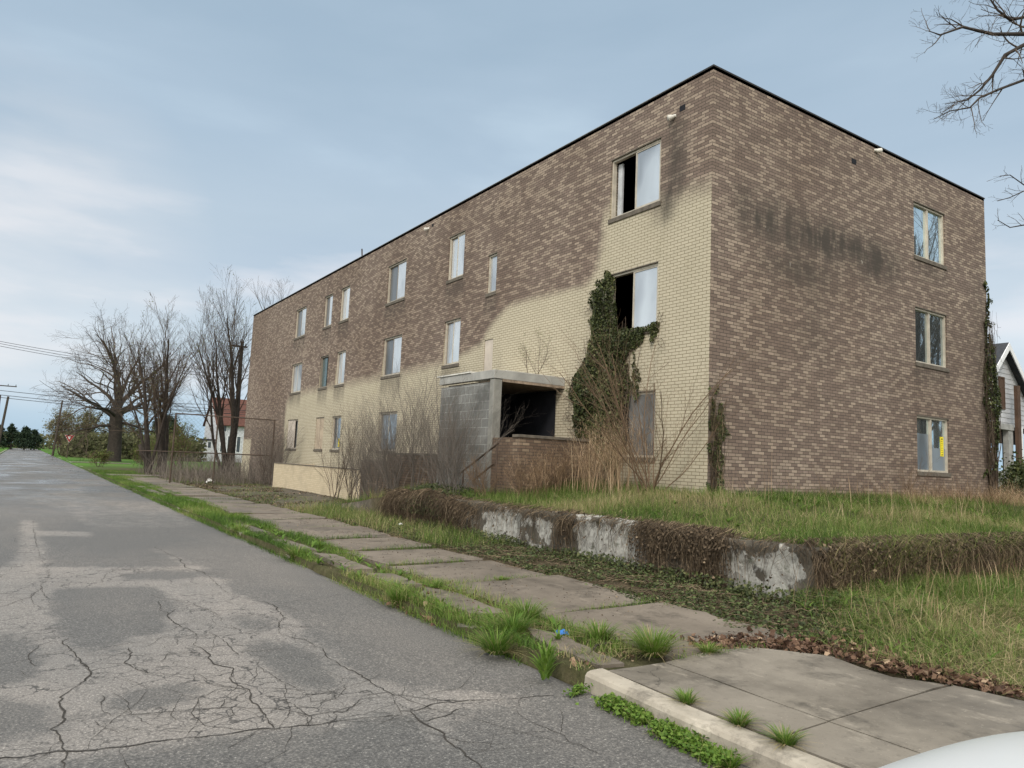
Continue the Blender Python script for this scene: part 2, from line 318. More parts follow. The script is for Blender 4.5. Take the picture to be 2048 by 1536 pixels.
M['grey_wood'] = simple('grey_wood', (.30, .30, .29), .85, 0, .25, 4)
M['red_roof'] = simple('rust_red_roof', (.095, .040, .030), .85, 0, .2, 3)
M['dark_roof'] = simple('charcoal_shingles', (.040, .044, .052), .9, 0, .25, 6)
M['glass_far'] = simple('far_glass', (.06, .075, .09), .1)
M['brown_post'] = simple('brown_post', (.085, .052, .036), .85)
M['car_paint'] = simple('white_car_paint', (.60, .63, .66), .22, 0, .02, 1, 0, .6)
M['tyre'] = simple('black_rubber', (.02, .02, .02), .9)
M['rim'] = simple('alloy_rim', (.5, .5, .52), .3, .9)
M['lens'] = simple('clear_lens', (.55, .57, .6), .1, .4)
M['blue_foil'] = simple('blue_wrapper', (.03, .17, .52), .4, 0, .5, 60)
M['white_litter'] = simple('white_paper', (.75, .75, .73), .7)
M['red_sign'] = simple('faded_red', (.42, .030, .028), .5, 0, .1)
M['lamp_white'] = simple('lamp_glass', (.62, .60, .55), .3, 0, .1)

# ------------------------------------------------------------------ mesh helpers
def npmesh(name, V, F, mat, parent=None, attrs=None, smooth=False, loc=None):
    V = np.asarray(V, dtype=np.float32).reshape(-1, 3); F = np.asarray(F, dtype=np.int32)
    if loc is not None: V = V-np.asarray(loc, dtype=np.float32)
    me = bpy.data.meshes.new(name); k = F.shape[1]
    me.vertices.add(len(V)); me.vertices.foreach_set('co', V.ravel())
    me.loops.add(F.size); me.loops.foreach_set('vertex_index', F.ravel())
    me.polygons.add(len(F)); me.polygons.foreach_set('loop_start', np.arange(0, F.size, k, dtype=np.int32))
    try: me.polygons.foreach_set('loop_total', np.full(len(F), k, dtype=np.int32))
    except Exception: pass
    if smooth: me.polygons.foreach_set('use_smooth', np.ones(len(F), dtype=bool))
    me.update(calc_edges=True); me.materials.append(mat)
    for a, val in (attrs or {}).items():
        at = me.attributes.new(a, 'FLOAT', 'POINT'); at.data.foreach_set('value', np.asarray(val, dtype=np.float32))
    o = bpy.data.objects.new(name, me); COL.objects.link(o)
    if parent is not None: attach(o, parent)
    elif loc is not None: o.location = tuple(float(x) for x in loc)
    return o
def wloc(o):
    v = Vector(o.location)
    if o.parent: v = v+wloc(o.parent)
    return v
def attach(o, parent):
    # meshes are written in world coordinates: cancel the parent's offset
    o.parent = parent; o.location = -wloc(parent)
def tag(o, label=None, cat=None, group=None, kind=None):
    if label: o['label'] = label
    if cat: o['category'] = cat
    if group: o['group'] = group
    if kind: o['kind'] = kind
    return o
def empty(name, loc, label, cat, group=None):
    o = bpy.data.objects.new(name, None); o.empty_display_size = .2; COL.objects.link(o); o.location = loc
    return tag(o, label, cat, group)
class MB:
    def __init__(s): s.v = []; s.f = []
    def quad(s, a, b, c, d):
        n = len(s.v); s.v += [a, b, c, d]; s.f.append((n, n+1, n+2, n+3)); return s
    def poly(s, pts):
        n = len(s.v); s.v += list(pts); s.f.append(tuple(range(n, n+len(pts)))); return s
    def box(s, x0, y0, z0, x1, y1, z1):
        if x0 > x1: x0, x1 = x1, x0
        if y0 > y1: y0, y1 = y1, y0
        if z0 > z1: z0, z1 = z1, z0
        n = len(s.v)
        s.v += [(x0, y0, z0), (x1, y0, z0), (x1, y1, z0), (x0, y1, z0), (x0, y0, z1), (x1, y0, z1), (x1, y1, z1), (x0, y1, z1)]
        s.f += [tuple(n+i for i in q) for q in ((0, 3, 2, 1), (4, 5, 6, 7), (0, 1, 5, 4), (1, 2, 6, 5), (2, 3, 7, 6), (3, 0, 4, 7))]; return s
    def prism(s, poly, z0, z1):
        # poly: list of (x,y) anticlockwise; z1 may be a function
        n = len(s.v); k = len(poly); zf = z1 if callable(z1) else (lambda x, y: z1)
        s.v += [(x, y, z0) for x, y in poly]+[(x, y, zf(x, y)) for x, y in poly]
        s.f.append(tuple(range(n+k-1, n-1, -1))); s.f.append(tuple(range(n+k, n+2*k)))
        for i in range(k): j = (i+1) % k; s.f.append((n+i, n+j, n+k+j, n+k+i))
        return s
    def tube(s, pts, r, sides=8, cap=True):
        pts = [Vector(p) for p in pts]; rr = r if isinstance(r, (list, tuple)) else [r]*len(pts); n0 = len(s.v)
        for i, p in enumerate(pts):
            t = (pts[min(i+1, len(pts)-1)]-pts[max(i-1, 0)]).normalized()
            a = t.cross(Vector((0, 0, 1)));
            if a.length < .1: a = t.cross(Vector((1, 0, 0)))
            a.normalize(); b = t.cross(a)
            for k in range(sides):
                q = 2*math.pi*k/sides; s.v.append(tuple(p+(a*math.cos(q)+b*math.sin(q))*rr[i]))
        for i in range(len(pts)-1):
            for k in range(sides):
                k2 = (k+1) % sides; s.f.append((n0+i*sides+k, n0+i*sides+k2, n0+(i+1)*sides+k2, n0+(i+1)*sides+k))
        if cap:
            s.f.append(tuple(n0+k for k in range(sides))[::-1]); s.f.append(tuple(n0+(len(pts)-1)*sides+k for k in range(sides)))
        return s
    def build(s, name, mat, parent=None, bevel=0.0, smooth=False):
        me = bpy.data.meshes.new(name); me.from_pydata(s.v, [], s.f); me.update()
        me.materials.append(mat)
        if smooth: me.polygons.foreach_set('use_smooth', [True]*len(me.polygons))
        o = bpy.data.objects.new(name, me); COL.objects.link(o)
        if bevel:
            b = o.modifiers.new('bevel', 'BEVEL'); b.width = bevel; b.segments = 2; b.limit_method = 'ANGLE'
        if parent is not None: attach(o, parent)
        return o

def tubes_np(lines, sides=4):
    """lines: list of (points list, radii list) -> V,F arrays (batched by number of points), plus line index per vertex"""
    by = {}
    for i, (p, r) in enumerate(lines): by.setdefault(len(p), []).append(i)
    VV, FF, LI = [], [], []; off = 0
    for k, ids in by.items():
        P = np.array([lines[i][0] for i in ids], dtype=float); Rr = np.array([lines[i][1] for i in ids], dtype=float)
        T = np.empty_like(P); T[:, 1:-1] = P[:, 2:]-P[:, :-2]; T[:, 0] = P[:, 1]-P[:, 0]; T[:, -1] = P[:, -1]-P[:, -2]
        T /= np.linalg.norm(T, axis=2, keepdims=True)+1e-9
        ref = np.array([.31, .17, .93]); A = np.cross(T, ref); A /= np.linalg.norm(A, axis=2, keepdims=True)+1e-9; B = np.cross(T, A)
        ang = np.arange(sides)*2*np.pi/sides
        ring = P[:, :, None, :]+Rr[:, :, None, None]*(A[:, :, None, :]*np.cos(ang)[None, None, :, None]+B[:, :, None, :]*np.sin(ang)[None, None, :, None])
        N = len(ids); VV.append(ring.reshape(-1, 3)); LI.append(np.repeat(np.array(ids), k*sides))
        bi = np.arange(N)[:, None, None]*k*sides+np.arange(k-1)[None, :, None]*sides; s0 = np.arange(sides)[None, None, :]; s1 = (s0+1) % sides
        q = np.stack([bi+s0, bi+s1, bi+sides+s1, bi+sides+s0], -1).reshape(-1, 4)+off
        FF.append(q); off += N*k*sides
    return np.concatenate(VV), np.concatenate(FF), np.concatenate(LI)

def line_obj(name, lines, mat, parent=None, sides=4, tint=None, loc=None):
    V, F, LI = tubes_np(lines, sides)
    t = (tint if tint is not None else rng.random(len(lines)))[LI]
    return npmesh(name, V, F, mat, parent, {'tint': t}, smooth=True, loc=loc)

def blades(P, h, lean, width, tint, bend=.6, az=None):
    """grass ribbons: P (N,3) base points, h heights, lean 0..1, returns V,F,tint"""
    N = len(P); a = rng.random(N)*2*np.pi if az is None else az
    d = np.stack([np.cos(a), np.sin(a), np.zeros(N)], 1); ws = rng.random(N)*np.pi
    w = np.stack([np.cos(a+np.pi/2), np.sin(a+np.pi/2), np.zeros(N)], 1)
    w = w*np.cos(ws)[:, None]*.5+d*.15*np.sin(ws)[:, None]+w*.5
    rings = []
    for t, ww in ((0.0, 1.0), (.4, .85), (.75, .6), (1.0, .12)):
        c = P+d*(h*lean*(t*.35+t*t*bend))[:, None]; c[:, 2] += h*(t-.30*lean*t*t)
        rings.append(c-w*(width*ww)[:, None]*.5); rings.append(c+w*(width*ww)[:, None]*.5)
    V = np.stack(rings, 1).reshape(-1, 3); b = np.arange(N)[:, None]*8
    F = np.concatenate([b+np.array([[0, 1, 3, 2]]), b+np.array([[2, 3, 5, 4]]), b+np.array([[4, 5, 7, 6]])], 0)
    return V, F, np.repeat(tint, 8)

def leaves(P, size, nrm, spread, tint):
    """small folded leaf quads: each leaf = 2 quads (6 verts) around a midrib"""
    N = len(P); n = nrm+rng.normal(0, spread, (N, 3)); n /= np.linalg.norm(n, axis=1, keepdims=True)+1e-9
    a = rng.normal(0, 1, (N, 3)); u = np.cross(n, a); u /= np.linalg.norm(u, axis=1, keepdims=True)+1e-9; v = np.cross(n, u)
    s = size[:, None]
    tip = P+u*s*.55; base = P-u*s*.45; ml = P-u*s*.05; fold = n*s*.12
    l1 = P+v*s*.45-u*s*.12+fold; l2 = P+v*s*.20+u*s*.28+fold*.5; r1 = P-v*s*.45-u*s*.12+fold; r2 = P-v*s*.20+u*s*.28+fold*.5
    V = np.stack([base, tip, l1, l2, r1, r2], 1).reshape(-1, 3); b = np.arange(N)[:, None]*6
    F = np.concatenate([b+np.array([[0, 1, 3, 2]]), b+np.array([[0, 4, 5, 1]])], 0)
    return V, F, np.repeat(tint, 6)

def inpoly(px, py, poly):
    ins = np.zeros(px.shape, bool); n = len(poly); j = n-1
    for i in range(n):
        xi, yi = poly[i]; xj, yj = poly[j]
        c = ((yi > py) != (yj > py)) & (px < (xj-xi)*(py-yi)/((yj-yi) if yj != yi else 1e-9)+xi); ins ^= c; j = i
    return ins
def sm(a, b, x): t = np.clip((x-a)/(b-a), 0, 1); return t*t*(3-2*t)
_h = rng.random((64, 64))
def vnoise(x, y, s):
    x = np.asarray(x)*s+1000.3; y = np.asarray(y)*s+1000.7; xi = np.floor(x).astype(int); yi = np.floor(y).astype(int); fx = x-xi; fy = y-yi
    fx = fx*fx*(3-2*fx); fy = fy*fy*(3-2*fy)
    g = lambda i, j: _h[(xi+i) % 64, (yi+j) % 64]
    return (g(0, 0)*(1-fx)+g(1, 0)*fx)*(1-fy)+(g(0, 1)*(1-fx)+g(1, 1)*fx)*fy
def blur2(a, n=1):
    for _ in range(n):
        p = np.pad(a, 1, mode='edge'); a = (p[:-2, 1:-1]+p[2:, 1:-1]+p[1:-1, :-2]+p[1:-1, 2:]+2*p[1:-1, 1:-1])/6
    return a

# where a point of the road surface lies (used to lay out traced cracks as real marks on the ground)
def at(u, v, z=0.0):
    r = FW*1465.86+RT*(u-1024)-UP*(v-768); t = (z-CAM[2])/r[2]; p = CAM+t*r; return p

# ------------------------------------------------------------------ terrain
XR, XL = -7.25, -12.75      # kerb lines of the street
WX, WY = -3.2, -4.4         # outer faces of the retaining wall
def terr(x, y):
    x = np.asarray(x, float); y = np.asarray(y, float)
    base = np.full(np.broadcast(x, y).shape, .085)
    T = np.where((x > WX+.05) & (y > WY+.05), 1.0, 0.0)*(1-sm(5.0, 12.5, y))*(1-sm(40, 70, x))
    up = .70+.38*sm(WX, -.3, x)*sm(WY, -.8, y)+.0*x
    up = np.where(y > 0, .70+.38*sm(WX, -.5, x), up)
    z = base+T*up
    # ground in front of the wall rises a little to its foot
    z = z+.03*sm(-4.6, -3.25, x)*np.where(x < WX+.05, 1, 0)*(y > -6)*(1-sm(5, 9, y))
    z = z+np.where((y < WY+.05) & (x > -5.2), .22*sm(-6.9, -4.5, y)*sm(-5.1, -2.5, x), 0)
    z = z+np.where((x > -5) & (y > 4) & (x < 0), .10*sm(-4.6, -2, x)*sm(5, 9, y)*(1-sm(20, 28, y)), 0)
    road = ((x > XL) & (x < XR)); z = np.where(road, -.03, z)
    z = z+(vnoise(x, y, .9)-.5)*.05*np.where(road, 0, 1)
    return z
def lin(*seg):
    o = []
    for a, b, s in seg: o += list(np.arange(a, b-1e-6, s))
    return np.array(o)
gx = np.concatenate([[-700, -300, -150, -80, -50, -35, -25], lin((-20, -13, 1.0)), [XL-.15, XL-.01, XL+.01, -12.4, -10, -8, XR-.3, XR-.01, XR+.01], lin((-7.1, -3.3, .15)), [WX+.03, WX+.07], lin((-3.0, 0, .2), (0, 14, .45), (14, 40, 2)), [45, 60, 90, 150, 300, 700]])
gy = np.concatenate([[-400, -200, -100, -60, -40, -30, -24, -20, -17, -15, -13, -12, -11], lin((-10, -4.5, .15)), [WY+.03, WY+.07], lin((-4.2, 14, .22), (14, 40, .6), (40, 90, 2), (90, 200, 8)), [220, 300, 450, 800]])
X, Y = np.meshgrid(gx, gy, indexing='ij'); Z = terr(X, Y)
ni, nj = X.shape; idx = np.arange(ni*nj).reshape(ni, nj)
F = np.stack([idx[:-1, :-1], idx[1:, :-1], idx[1:, 1:], idx[:-1, 1:]], -1).reshape(-1, 4)
lot = ((X > -4.7) & (X < 0) & (Y > 8.5) & (Y < 24)).astype(float); lot = blur2(lot, 2)*sm(-4.9, -4.0, X)
green = np.clip(.10+.25*sm(6, 14, Y)+.5*sm(40, 60, Y)+.35*((X > WX) & (Y < 5))+.2*((X < -6.2)), 0, 1)
green = np.where((Y > 24) & (Y < 50) & (X > -5), .25, green)
npmesh('ground', np.stack([X, Y, Z], -1).reshape(-1, 3), F, M['ground'], attrs={'green': green.ravel(), 'lot': lot.ravel(), 'far': sm(38, 55, Y).ravel()}, smooth=True)['kind'] = 'structure'

# ------------------------------------------------------------------ road
CR = lambda x, y: (x*.4271, 880+y*.4271)
CR7 = lambda x, y: (800+x*.3815, 950+y*.3815)
def gpoly(pts, f=CR): return [tuple(at(*f(*p))[:2]) for p in pts]
pale_main = gpoly([(0, 600), (130, 560), (180, 600), (500, 600), (650, 600), (950, 600), (990, 650), (1090, 660), (1060, 700), (1290, 790), (1440, 880), (1430, 940), (1600, 1000), (1650, 1100), (1873, 1170), (2050, 1175), (2250, 1170), (2050, 1230), (1873, 1300), (1285, 1380), (900, 1415), (500, 1490), (300, 1540), (-300, 1560), (-300, 700)])
pale_more = [gpoly([(-20, 1150), (300, 1150), (650, 1160), (860, 1165), (650, 1200), (640, 1228), (300, 1240), (-20, 1260)], CR7), gpoly([(100, 370), (170, 380), (230, 580), (130, 600), (60, 640)]), gpoly([(120, 425), (440, 432), (450, 460), (140, 450)]), gpoly([(700, 500), (780, 520), (950, 600), (850, 600)]),
             gpoly([(100, 1260), (300, 1230), (440, 1200), (330, 1240), (240, 1270), (430, 1600), (300, 1560), (100, 1310)], CR7)]
darks = [gpoly([(250, 700), (720, 690), (830, 760), (780, 900), (560, 940), (540, 1030), (400, 1010), (300, 930), (240, 800)]),
         gpoly([(470, 1210), (760, 1165), (1020, 1165), (900, 1230), (700, 1290), (520, 1290)]), gpoly([(550, 640), (750, 615), (940, 620), (930, 650), (800, 660), (600, 660)]),
         gpoly([(-200, 900), (120, 930), (200, 1040), (200, 1150), (-200, 1170)]), gpoly([(-200, 1190), (260, 1260), (260, 1400), (-200, 1440)]),
         gpoly([(1150, 950), (1250, 930), (1500, 1020), (1600, 1180), (1450, 1200), (1200, 1040)]), gpoly([(1060, 840), (1250, 830), (1300, 900), (1120, 890)])]
rx = np.concatenate([lin((XL, XR, .07)), [XR]])
ry = np.concatenate([[-60, -30, -18, -14, -12, -11], lin((-10, 12, .09), (12, 30, .5), (30, 210, 3.0)), [210]])
X, Y = np.meshgrid(rx, ry, indexing='ij')
pale = inpoly(X, Y, pale_main).astype(float)
for q in pale_more: pale = np.maximum(pale, inpoly(X, Y, q)*.9)
for q in darks: pale = np.where(inpoly(X, Y, q), 0, pale)
pale = np.where((Y > 6) & (vnoise(X*.8, Y*.25, 1.0) > .62), .45, pale)
pale = blur2(pale, 7)*.9
Z = .012*np.cos((X-(XL+XR)/2)/2.75*1.4)+(vnoise(X, Y, .8)-.5)*.012
# the road edge is ragged
ni, nj = X.shape; idx = np.arange(ni*nj).reshape(ni, nj)
X[-1, :] += (vnoise(Y[-1], Y[-1]*0, 2.2)-.5)*.16; Z[-1, :] -= .01
F = np.stack([idx[:-1, :-1], idx[1:, :-1], idx[1:, 1:], idx[:-1, 1:]], -1).reshape(-1, 4)
npmesh('road', np.stack([X, Y, Z], -1).reshape(-1, 3), F, M['asphalt'], attrs={'pale': pale.ravel(), 'wet': sm(4, 24, Y).ravel()}, smooth=True)['kind'] = 'structure'
def roadz(x, y): return .012*math.cos((x-(XL+XR)/2)/2.75*1.4)+(float(vnoise(x, y, .8))-.5)*.012
cracks = [(3, [(155, 380), (165, 470), (185, 560), (215, 600), (240, 640), (190, 700), (130, 745), (0, 790), (-150, 830)]),
 (7, [(320, 935), (290, 950), (335, 990), (370, 1040), (415, 1075), (420, 1110), (370, 1160), (300, 1205), (290, 1270), (310, 1290), (290, 1330), (240, 1370), (285, 1420), (310, 1480), (300, 1560)]),
 (7, [(790, 830), (810, 865), (900, 905), (920, 965), (985, 1015), (1010, 1060), (1075, 1085), (1085, 1150), (1150, 1190), (1185, 1235), (1230, 1280), (1285, 1365)]),
 (6, [(715, 505), (770, 530), (850, 565), (870, 600), (950, 625), (990, 660), (1060, 715), (1110, 740), (1250, 765), (1295, 790), (1330, 840), (1310, 880), (1320, 920), (1420, 945), (1510, 985), (1530, 1030), (1650, 1090), (1760, 1165), (1873, 1210)]),
 (8, [(-100, 1515), (150, 1490), (400, 1470), (600, 1450), (800, 1420), (1000, 1400), (1285, 1370), (1450, 1350), (1600, 1330), (1750, 1310), (1873, 1300)]),
 (4, [(470, 1215), (470, 1270), (530, 1310)]), (5, [(600, 985), (625, 1010), (590, 1060), (690, 1105)]), (3, [(450, 1065), (590, 1058), (690, 1105), (900, 1110), (1000, 1108)]),
 (4, [(1000, 1150), (1150, 1190), (1035, 1270), (1050, 1225), (1110, 1200)]), (5, [(560, 1310), (700, 1300), (900, 1275), (1100, 1268), (1300, 1270), (1440, 1300), (1600, 1285), (1700, 1225), (1873, 1200)]),
 (4, [(1215, 1065), (1250, 1100), (1350, 1150), (1430, 1195), (1455, 1240), (1650, 1215), (1873, 1190)]), (4, [(880, 1400), (900, 1370), (1095, 1300), (1075, 1270)]),
 (3, [(440, 1330), (540, 1385), (700, 1360), (880, 1370)]), (3, [(690, 980), (760, 930), (840, 940), (840, 970), (780, 975), (785, 1010), (750, 1050)]), (4, [(740, 760), (750, 800), (790, 830), (820, 800)]),
 (3, [(990, 870), (1000, 910), (1060, 960), (1110, 1020), (1160, 1010), (1250, 1030)]), (3, [(60, 600), (0, 650), (-80, 660)]), (3, [(480, 690), (490, 640), (560, 600), (690, 620), (850, 600)]),
 (3, [(0, 950), (180, 945), (290, 950)]), (3, [(420, 1070), (300, 1080), (150, 1120), (0, 1130)]), (3, [(700, 730), (760, 745), (900, 770), (1000, 810), (1060, 870), (1130, 900)]), (3, [(590, 1130), (690, 1180), (620, 1200)]),
 (3, [(1290, 775), (1400, 755), (1540, 745)]), (4, [(180, 700), (230, 750), (220, 790)]), (3, [(1360, 1245), (1440, 1310), (1430, 1345)]), (3, [(1545, 1340), (1560, 1280), (1620, 1270), (1730, 1225)]), (3, [(640, 1310), (690, 1350), (770, 1360)]), (3, [(1330, 980), (1210, 1000), (1120, 995)])]
cr7 = [(5, [(-10, 1160), (200, 1190), (450, 1195), (640, 1180), (700, 1175), (820, 1165)]), (5, [(-10, 1250), (60, 1250), (180, 1210), (440, 1190)]), (6, [(60, 1250), (110, 1300), (220, 1370), (290, 1440), (430, 1560)]),
       (5, [(0, 1305), (100, 1300), (200, 1280), (320, 1235)]), (3, [(580, 1235), (680, 1300), (850, 1370), (900, 1400), (1050, 1480)]), (3, [(680, 1110), (690, 1140), (640, 1190), (590, 1230)]), (3, [(200, 1190), (120, 1240)])]
cb_ = MB(); fine = MB()
def crack_line(P, w, jit):
    Q = []; n_all = 0; ja = jb = 0.0
    for a, b in zip(P[:-1], P[1:]):
        L = float(np.linalg.norm(b-a)); n = max(2, min(40, int(L/.035)))
        for i in range(n):
            t = i/n; q = a*(1-t)+b*t; ja = ja*.72+random.gauss(0, jit); jb = jb*.72+random.gauss(0, jit); Q.append((q[0]+ja, q[1]+jb))
    Q.append(tuple(P[-1])); L_, R_ = [], []; wv = 1.0
    for i, q in enumerate(Q):
        a = Q[max(0, i-1)]; b = Q[min(len(Q)-1, i+1)]; dx, dy = b[0]-a[0], b[1]-a[1]; l = math.hypot(dx, dy)+1e-6
        wv = max(.25, min(1.9, wv*.8+.2+random.gauss(0, .25))); ww = w*.00085*wv*(.3 if i in (0, len(Q)-1) else 1); nx, ny = -dy/l*ww, dx/l*ww
        if q[0] > XR-.03: break
        L_.append((q[0]+nx, q[1]+ny)); R_.append((q[0]-nx, q[1]-ny))
    for i in range(len(L_)-1):
        z = lambda p: roadz(*p)+.004
        cb_.quad((*L_[i], z(L_[i])), (*R_[i], z(R_[i])), (*R_[i+1], z(R_[i+1])), (*L_[i+1], z(L_[i+1])))
    return Q
def crack_strip(pts, w):
    Q = crack_line([at(*p)[:2] for p in pts], w*.66, .008)
    L = len(Q)*.04
    for _ in range(int(L*2.2)):
        i = random.randrange(1, len(Q)); q = np.array(Q[i]); d = np.array(Q[i])-np.array(Q[i-1]); a = math.atan2(d[1], d[0])+random.choice((-1, 1))*random.uniform(.7, 1.7); P = [q]
        for _k in range(random.randint(2, 6)): a += random.gauss(0, .45); P.append(P[-1]+np.array([math.cos(a), math.sin(a)])*random.uniform(.08, .28))
        crack_line(P, random.uniform(1.0, 2.0), .005)
for w, p in cracks: crack_strip([CR(*q) for q in p], w)
for w, p in cr7: crack_strip([CR7(*q) for q in p], w)
tag(cb_.build('road_cracks', M['crack']), kind='structure')

# ------------------------------------------------------------------ kerbs and pavement
def ragged(poly, step=.18, amp=.018):
    o = []
    for (a, b) in zip(poly, poly[1:]+poly[:1]):
        L = math.hypot(b[0]-a[0], b[1]-a[1]); n = max(1, int(L/step))
        for i in range(n):
            t = i/n; e = 0 if i == 0 else amp; o.append((a[0]*(1-t)+b[0]*t+random.gauss(0, e), a[1]*(1-t)+b[1]*t+random.gauss(0, e)))
    return o
kb = MB()
# new kerb: rounded-top section swept along the street, bends left a little at its end
prof = [(0.0, -.05), (.012, .095), (.03, .118), (.06, .128), (.17, .132), (.175, .02)]
ky = [-5.28, -5.6, -6.2, -7.0, -8.0, -9.5, -12, -20]; kx = [-7.27, -7.29, -7.33, -7.34, -7.33, -7.33, -7.33, -7.33]
for i in range(len(ky)-1):
    for j in range(len(prof)-1):
        f = lambda k, q: (kx[k]+prof[q][0], ky[k], prof[q][1])
        kb.quad(f(i, j), f(i+1, j), f(i+1, j+1), f(i, j+1))
kb.poly([(kx[0]+p[0], ky[0], p[1]) for p in prof])
tag(kb.build('kerb', M['kerb'], smooth=False), kind='structure')
ok = MB(); y = -5.2
while y < 110:
    L = random.uniform(1.2, 2.6); g = random.uniform(.03, .5) if random.random() < .4 else .03
    t = random.uniform(-.02, .02); h = .075+random.uniform(-.025, .02)
    ok.prism(ragged([(XR+.02+t, y), (XR+.17+t, y), (XR+.17-t, y+L), (XR+.02-t, y+L)], .25, .008), -.05, lambda x, yy, h=h: h+random.uniform(-.006, .006)); y += L+g
for y in np.arange(-20, 150, 3.0): ok.box(XL-.16, y, -.05, XL-.01, y+2.96, .11)
tag(ok.build('old_kerb', M['kerb_old']), kind='structure')
sw = MB()
ys = [-5.33, -3.44, -1.62, .06, 1.75, 3.5, 5.25, 7.1, 8.9, 10.6, 12.4, 14.1, 15.9, 17.7, 19.4, 21.2, 23, 24.8, 26.6, 28.4, 30.2, 32, 34]
for i, (a, b) in enumerate(zip(ys[:-1], ys[1:])):
    tx, ty = random.uniform(-.02, .02), random.uniform(-.022, .022); x0 = -6.42+random.uniform(-.06, .03); x1 = -4.72+random.uniform(-.05, .06); cx, cy = (x0+x1)/2, (a+b)/2; z0_ = .115+random.uniform(-.012, .022)
    if b > 14: x0 -= .2; x1 -= .2
    sk = random.uniform(-.05, .05)
    pg = ragged([(x0+random.uniform(0, .12), a+.03), (x1-random.uniform(0, .14), a+.03+sk), (x1+.02, a+.3), (x1+.02, b-.03+sk), (x0+.03, b-.03)], .15, .018)
    sw.prism(pg, .0, lambda x, y, cx=cx, cy=cy, tx=tx, ty=ty, z0_=z0_: z0_+tx*(x-cx)+ty*(y-cy))
for pts in ([(-7.08, -5.22), (-6.86, -5.26), (-6.74, -4.3), (-6.86, -3.9), (-7.05, -4.5)], [(-7.02, -3.25), (-6.66, -3.35), (-6.6, -2.2), (-6.75, -1.75), (-7.0, -2.1)],
            [(-7.06, -1.5), (-6.72, -1.6), (-6.7, -.75), (-7.0, -.6)], [(-7.05, -.25), (-6.78, -.3), (-6.74, 1.2), (-7.0, 1.5)], [(-7.08, 1.9), (-6.82, 1.8), (-6.88, 3.2), (-7.08, 3.4)],
            [(-7.05, 4.6), (-6.8, 4.5), (-6.85, 5.9), (-7.05, 6.1)]):
    sw.prism(ragged(pts, .16, .016), 0.0, .135)
# street-side slabs further along, where a drive crosses the verge
for yy in (16.5, 18.0, 19.5, 21.0): sw.prism(ragged([(-7.0, yy), (-6.75, yy), (-6.72, yy+1.3), (-7.0, yy+1.35)], .2, .02), 0, .112)
sw.prism(ragged([(-7.0, 32), (-4.4, 32.3), (-4.2, 34.2), (-7.1, 34)], .4, .03), 0, .15)
sw.prism([(-7.1, 62), (-2.6, 62.5), (-2.6, 64), (-7.1, 63.8)], 0, .13)
tag(sw.build('sidewalk', M['slab']), kind='structure')
ns = MB()
edge = [(-5.85, -5.27), (-5.44, -5.32), (-5.25, -5.55), (-5.05, -5.8), (-5.16, -6.12), (-5.2, -6.4), (-4.97, -6.74)]
zf = lambda x, y: .130+.004*math.sin(x*3+y)
ns.prism(ragged([(-6.56, -6.755), (-4.99, -6.71)]+edge[::-1][1:]+[(-6.53, -5.36)], .2, .006), 0, zf)
ns.prism(ragged([(-7.125, -6.80), (-6.575, -6.76), (-6.545, -5.36), (-7.085, -5.33)], .2, .005), 0, zf)
ns.prism(ragged([(-7.14, -9.2), (-6.60, -9.2), (-6.58, -6.775), (-7.135, -6.815)], .3, .004), 0, zf)
ns.prism(ragged([(-6.585, -9.2), (-4.6, -9.2), (-4.9, -7.2), (-4.97, -6.73), (-6.565, -6.77)], .3, .004), 0, zf)
ns.prism([(-7.14, -16), (-4.6, -16), (-4.6, -9.22), (-7.14, -9.22)], 0, .13)
for k in range(9): ns.prism([(-4.88+k*1.8, -9.1), (-3.1+k*1.8, -9.1), (-3.1+k*1.8, -7.35), (-4.88+k*1.8, -7.35)] if k else [(-4.58, -9.1), (-3.1, -9.1), (-3.1, -7.35), (-4.86, -7.25)], 0, .13)
tag(ns.build('newer_sidewalk', M['slab_new']), kind='structure')

# ------------------------------------------------------------------ the brick building
ROOF, BX, BY = 9.69, 11.37, 35.04
BL = empty('apartment_building', (0, 0, 1.2), 'three storey boxy building of two tone brown brick with cream painted patches', 'building')
t3, s3, t2, s2, t1, s1, tF, sF = 8.714, 7.294, 5.964, 4.559, 3.222, 1.845, 7.589, 6.454
LW = [ # a0,a1,z0,z1,kind
 (25.04, 26.61, s3, t3, 'slide'), (21.42, 22.44, s3, t3, 'slide'), (19.38, 20.40, s3, t3, 'slide_b'), (13.98, 15.54, s3, t3, 'slide'), (9.81, 10.82, s3, t3, 'slide_b'), (7.87, 8.35, sF, tF, 'single'), (1.42, 3.02, s3, t3, 'open'),
 (25.04, 26.61, s2, t2, 'slide_b'), (21.42, 22.44, s2, t2, 'hole'), (19.38, 20.40, s2, t2, 'slide_b'), (13.98, 15.54, s2, t2, 'slide'), (9.81, 10.82, s2, t2, 'slide_b'), (7.87, 8.35, 3.95, 5.09, 'boarded'), (1.42, 2.99, s2, t2, 'open2'),
 (25.04, 26.61, s1, t1, 'board_half'), (21.42, 22.44, s1, t1, 'board_full'), (19.38, 20.40, s1, t1, 'slide_n'), (13.98, 15.54, s1, t1, 'slide_c'), (1.42, 2.97, s1, t1, 'board_grey')]
RW = [(7.54, 9.10, s3, t3, 'r3'), (7.54, 9.10, s2, t2, 'r2'), (7.54, 9.10, s1, t1, 'r1')]
PX, PY0, PY1 = -2.0, 4.52, 7.06      # entrance porch
